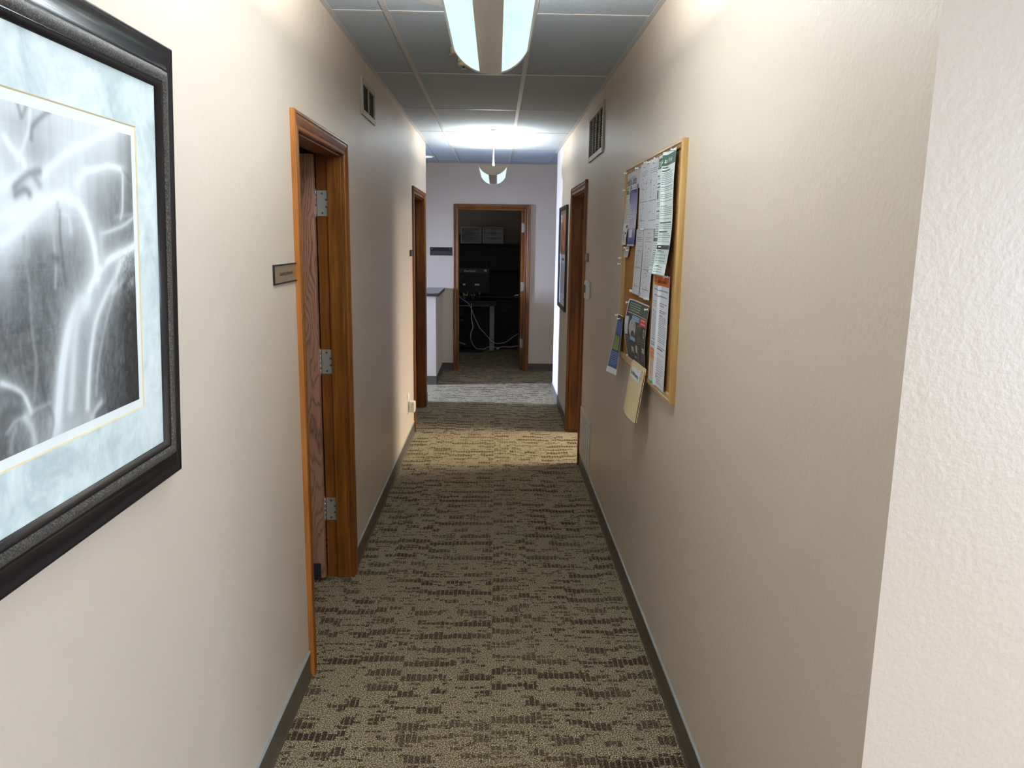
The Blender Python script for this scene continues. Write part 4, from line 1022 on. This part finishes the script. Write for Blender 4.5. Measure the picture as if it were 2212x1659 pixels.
# ------------------------------------------------------------------ narrow framed picture at the end of the right wall
e = empty('framed_picture', (W, 7.56, 1.02)); tag(e, 'narrow black framed picture with orange image and text list on the far right wall', 'picture')
PY0, PY1, PZ0, PZ1 = 7.165, 7.965, 1.022, 1.988
fpz = [(0, 0), (0, .020), (.004, .022), (.016, .020), (.034, .012), (.036, .004)]
MB().loft([[(W-h, PY0+d, PZ0+d), (W-h, PY1-d, PZ0+d), (W-h, PY1-d, PZ1-d), (W-h, PY0+d, PZ1-d)] for d, h in fpz], closed=True, caps=False).build('frame', M['black_lacquer'], e)
rng.seed(11)
p = Print(PY1-PY0-.07, PZ1-PZ0-.07, .004, (206, 210, 220))
p.r(0, 1, 0, .46, (120, 112, 100)).grad(.04, .96, .04, .44, (176, 130, 96), (110, 60, 40)).r(.04, .2, .04, .12, (190, 196, 196)).ell(.5, .26, .18, .17, (196, 120, 70)).ell(.42, .22, .06, .10, (120, 48, 32)).ell(.68, .32, .08, .10, (150, 80, 48))
p.r(.3, .7, .50, .525, (70, 74, 84)).para(.12, .88, .56, .88, (110, 116, 128), 2, .8).para(.6, .9, .92, .95, (120, 124, 134), 2)
pp = Print(.1, .1)
sheet_mesh('art_print', p.nu, p.nv, lambda U, V: (W-.005+0*U, PY1-.035-(PY1-PY0-.07)*U, PZ1-.035-(PZ1-PZ0-.07)*V), p.c, M['printed'], e, point=False)
MB().box(W-.0075, W-.0062, PY0+.034, PY1-.034, PZ0+.034, PZ1-.034).build('glass', M['glass'], e)

# ------------------------------------------------------------------ far office furniture
# wall-mounted hutch and credenza
e = empty('credenza_with_hutch', (.6, 12.35, 0)); tag(e, 'dark espresso credenza with hutch filling the back of the far office', 'cabinet')
hx0, hx1, hz0, hz1, hy0 = -.9, 1.35, 1.205, 1.607, 12.17
MB().box(hx0, hx1, hy0, 12.54, hz1-.03, hz1, .002).build('hutch_top', M['espresso'], e)
MB().box(hx0, hx1, hy0+.02, 12.54, hz0, hz0+.022).build('hutch_bottom', M['espresso'], e)
MB().box(hx0, hx1, 12.50, 12.545, .78, hz0).build('back_panel', M['espresso'], e)
for x in (hx0, hx1-.025): MB().box(x, x+.025, hy0+.02, 12.54, .76, hz1-.03).build('side_panel', M['espresso'], e)
nd = 3; wd = (hx1-hx0-.01)/nd
for i in range(nd):
    x = hx0+.005+i*wd; d = MB().box(x+.003, x+wd-.003, hy0-.002, hy0+.018, hz0+.005, hz1-.034, .002).build('hutch_door', M['espresso'], e)
    MB().box(x+wd-.05, x+wd-.04, hy0-.024, hy0-.003, hz0+.03, hz0+.12, .002).build('handle', M['laminate_edge'], d)
MB().box(hx0, hx1, 11.98, 12.54, .735, .76, .002).build('worktop', M['espresso'], e)
MB().box(-.3, .76, 12.06, 12.09, .02, .735).build('knee_panel', M['espresso'], e)
MB().box(hx0, -.3, 12.02, 12.5, .05, .735).build('pedestal', M['espresso'], e)
MB().box(.76, hx1, 12.02, 12.5, .05, .735).build('pedestal', M['espresso'], e)
MB().box(.78, hx1-.02, 12.06, 12.5, .0, .05).build('plinth', M['espresso'], e)
MB().box(hx0+.02, -.32, 12.06, 12.5, .0, .05).build('plinth', M['espresso'], e)
for i in range(2):
    x = .765+i*.293; d = MB().box(x, x+.285, 12.0, 12.018, .06, .555, .002).build('cabinet_door', M['espresso'], e)
    d2_ = MB().box(x, x+.285, 12.0, 12.018, .563, .728, .002).build('drawer', M['espresso'], e)
    MB().box(x+.09, x+.19, 11.976, 11.999, .64, .652, .002).build('handle', M['laminate_edge'], d2_)
# two clear drawer units on the hutch
for x0, lb in ((.158, 'left of two clear plastic three-drawer units on top of the hutch'), (.494, 'right of two clear plastic three-drawer units on top of the hutch')):
    e = empty('drawer_unit', (x0+.156, 12.33, hz1)); tag(e, lb, 'storage drawers', 'clear drawer units on the hutch')
    x1, z0, z1, yf, yb = x0+.314, hz1+.001, hz1+.247, 12.20, 12.50; t = .012
    c = MB(); c.box(x0, x0+t, yf, yb, z0, z1).box(x1-t, x1, yf, yb, z0, z1).box(x0+t, x1-t, yf, yb, z1-t, z1).box(x0+t, x1-t, yf, yb, z0, z0+t).box(x0+t, x1-t, yb-.006, yb, z0+t, z1-t)
    ph = (z1-z0-2*t+.004)/3
    for k in (1, 2): c.box(x0+t, x1-t, yf, yb-.01, z0+t+k*ph-.005, z0+t+k*ph)
    c.build('cabinet_shell', M['drawer_frame'], e)
    for k in range(3):
        za = z0+t+k*ph+.003; d = MB().box(x0+t+.002, x1-t-.002, yf+.004, yf+.012, za, za+ph-.012, .002).build('drawer', M['clear_drawer'], e)
        MB().box(x0+.12, x1-.12, yf-.008, yf+.004, za+ph*.45, za+ph*.45+.014, .003).build('pull', M['clear_drawer'], d)
e = empty('storage_box', (.06, 12.3, hz1)); tag(e, 'small dark box on the hutch left of the clear drawer units', 'box')
MB().box(-.05, .140, 12.20, 12.42, hz1+.001, hz1+.115, .004).build('box_body', M['black'], e)
MB().box(-.054, .144, 12.195, 12.425, hz1+.115, hz1+.138, .003).build('lid', M['laminate_edge'], e)
MB().box(.085, .115, 12.197, 12.1995, hz1+.04, hz1+.085).build('label', M['brass'], e)
# sit-stand desk
e = empty('desk', (.0, 12.0, 0)); tag(e, 'black-topped desk with grey metal legs in the far office', 'desk')
MB().box(-.85, .715, 11.70, 11.965, .735, .760, .003).build('desk_top', M['desk_black'], e)
MB().box(.30, .712, 11.72, 11.955, .690, .733, .002).build('drawer', M['desk_black'], e)
MB().box(-.80, .60, 11.74, 11.765, .683, .692).build('crossbar', M['steel'], e)
for x in (-.80, .612):
    l = MB().box(x, x+.072, 11.86, 11.915, .06, .684, .003).build('leg', M['grey_metal'], e)
    MB().box(x-.002, x+.074, 11.855, 11.920, .16, .168).build('collar', M['laminate_edge'], l)
    MB().box(x-.002, x+.074, 11.855, 11.920, .115, .121).build('collar', M['laminate_edge'], l)
    MB().box(x, x+.070, 11.73, 11.97, .012, .060, .005).build('foot', M['grey_metal'], e)
    MB().box(x+.01, x+.06, 11.75, 11.80, .0, .012).build('glide', M['black'], e)
    MB().box(x+.01, x+.06, 11.90, 11.95, .0, .012).build('glide', M['black'], e)
# monitor on an arm
e = empty('computer_monitor', (.30, 11.93, .76)); tag(e, 'black computer monitor with pale lettering on its upper bezel, on the far office desk', 'monitor')
mx0, mx1, mz0, mz1, my = .0, .605, .875, 1.243, 11.86
MB().box(mx0, mx1, my+.004, my+.040, mz0, mz1, .006).build('housing', M['black'], e)
MB().box(mx0+.005, mx1-.005, my, my+.004, mz1-.068, mz1-.008, .001).build('bezel', plain('bezel_charcoal', (54, 58, 60), .5), e)
MB().box(mx0+.01, mx1-.01, my+.001, my+.004, mz0+.012, mz1-.070).build('screen', plain('dark_screen', (12, 13, 17), .4, 0, .3), e)
text_obj('lettering', 'ViewSonic', .050, lambda a, b: (.218+a, my-.0008, 1.184+b), M['offwhite'], e, 'LEFT', .88)
MB().box(.525, .562, my-.0012, my, 1.196, 1.222).build('sticker', M['drawer_frame'], e)
MB().box(.26, .34, my+.04, my+.06, .80, 1.0, .004).build('stand_neck', M['black'], e)
MB().box(.18, .42, my+.0, my+.095, .760, .774, .004).build('stand_base', M['black'], e)
# pens in cups and bits on the desk
def cup(x, label, pens, col):
    e = empty('pen_cup', (x, 11.78, .76)); tag(e, label, 'pen cup')
    MB().lathe((x, 11.78, .760), [(.030, 0), (.034, .004), (.034, .075), (.030, .075), (.029, .006)], 20).build('cup', col, e)
    for i, (dx, dy, h, mt, tx) in enumerate(pens):
        MB().cyl((x+dx*.5, 11.78+dy, .768), (x+dx+tx, 11.78+dy, .768+h), .0055, seg=8).build('pen', M[mt], e)
cup(.245, 'dark cup of green and yellow highlighters on the far desk', [(-.02, 0, .112, 'hl_green', -.012), (-.006, .008, .100, 'hl_green', .0), (.008, -.01, .092, 'hl_yellow', .010), (.016, .01, .130, 'hl_pink', .022), (.0, -.012, .098, 'hl_yellow', -.006)], M['navy'])
cup(.372, 'dark cup of pale blue pens on the far desk', [(-.02, 0, .092, 'hl_green', -.012), (-.004, .008, .108, 'hl_blue', .0), (.010, -.01, .100, 'hl_blue', .014), (.0, .012, .086, 'offwhite', .004)], M['black'])
e = empty('tape_dispenser', (.458, 11.79, .76)); tag(e, 'small pale upright bottle on the desk right of the pen cups', 'bottle')
MB().lathe((.458, 11.79, .760), [(.013, 0), (.015, .004), (.015, .080), (.009, .092), (.009, .098)], 16).build('bottle_body', M['black'], e)
MB().lathe((.458, 11.79, .858), [(.010, 0), (.010, .024), (.007, .028)], 14).build('cap', M['offwhite'], e)
e.name = 'bottle'
for x0, x1, lb in ((.205, .245, 'small grey card in the monitor screen at left, built as a solid patch'), (.385, .455, 'larger grey card in the monitor screen at right, built as a solid patch')):
    e = empty('reflection', ((x0+x1)/2, 11.84, .76)); tag(e, lb, 'reflection')
    MB().box(x0, x1, 11.838, 11.842, .985, 1.012).build('reflection_patch', M['drawer_frame'], e)  # pale solid patch stands in for a reflection on the screen
    MB().box((x0+x1)/2-.003, (x0+x1)/2+.003, 11.841, 11.845, .760, .99).build('support_stick', M['black'], e)
e = empty('wrist_strap', (.12, 11.845, 1.10)); tag(e, 'navy blue clip-on bar across the left of the monitor', 'bar')
MB().box(.02, .195, 11.838, 11.859, 1.092, 1.122, .003).build('bar', M['navy'], e)
MB().box(.196, .212, 11.834, 11.859, 1.075, 1.135, .003).build('clip', M['laminate_edge'], e)
e.name = 'clip_on_bar'
# mat on the floor, chair base behind
e = MB().box(-.45, .515, 11.575, 12.0, .0005, .014, .004).build('floor_mat', M['mat_rubber']); tag(e, 'flat black floor mat in front of the far desk', 'mat')
e = empty('office_chair', (.0, 11.93, 0)); tag(e, 'black office chair pushed under the far desk, only its base in view', 'chair')
for i in range(5):
    t = math.radians(20+72*i); cx, cy = .26*math.cos(t), 11.93+.09*math.sin(t)
    l = MB().tube([(.0, 11.93, .13), (cx*.6, 11.93+.6*(cy-11.93), .105), (cx, cy, .075)], .014).build('base_leg', M['steel'], e)
    MB().cyl((cx-.02, cy, .028), (cx+.02, cy, .028), .028, seg=16).box(cx-.012, cx+.012, cy-.02, cy+.02, .04, .07, .003).build('caster', M['black'], l)
MB().cyl((0, 11.93, .1), (0, 11.93, .42), .025, seg=16).build('gas_column', M['black'], e)
MB().box(-.23, .23, 11.73, 12.05, .42, .49, .025).build('seat', M['black'], e)
MB().box(-.21, .21, 12.02, 12.055, .49, .66, .018).build('backrest', M['black'], e)
# cables
def cable(pts, r, label):
    o = MB().tube(spline(pts, 6), r, 8).build('cable', M['cable']); tag(o, label, 'cable', 'white cables under the far desk'); return o
K = [(-.02, 1.02), (.058, .965), (.113, .932), (.153, .858), (.201, .805), (.255, .771), (.303, .731), (.344, .657), (.378, .562), (.427, .46), (.468, .378), (.523, .324), (.578, .263), (.647, .188), (.703, .157), (.757, .154), (.84, .169), (.921, .218), (.989, .267), (1.071, .316), (1.2, .36)]
def onto(x, z, y): return (x, y, 1.672+(z-1.672)*y/11.5)
cable([onto(x, z, 11.69) for x, z in K]+[(1.6, 11.9, .0065)], .0055, 'white cable sagging from the desk edge down across the far doorway to the right')
K = [(.341, .745), (.341, .63), (.344, .507), (.365, .398), (.338, .315), (.332, .232), (.353, .15), (.408, .081), (.47, .071), (.532, .072), (.586, .097), (.662, .105), (.731, .092), (.827, .107), (.944, .104), (1.06, .123), (1.2, .13)]
cable([onto(x, z, 11.693 if z > .2 else 11.84 if x < .56 else 11.80) for x, z in K]+[(1.6, 11.9, .0065)], .0065, 'white cable looping low under the far desk and along the floor')
e = empty('plug', (.735, 11.5, .08)); tag(e, 'white plug joining two cables beside the desk leg', 'plug')
MB().box(.722, .752, 11.788, 11.812, .026, .054, .004).build('plug_body', M['cable'], e)
MB().box(.752, .762, 11.794, 11.806, .034, .050, .002).build('strain_relief', M['offwhite'], e)
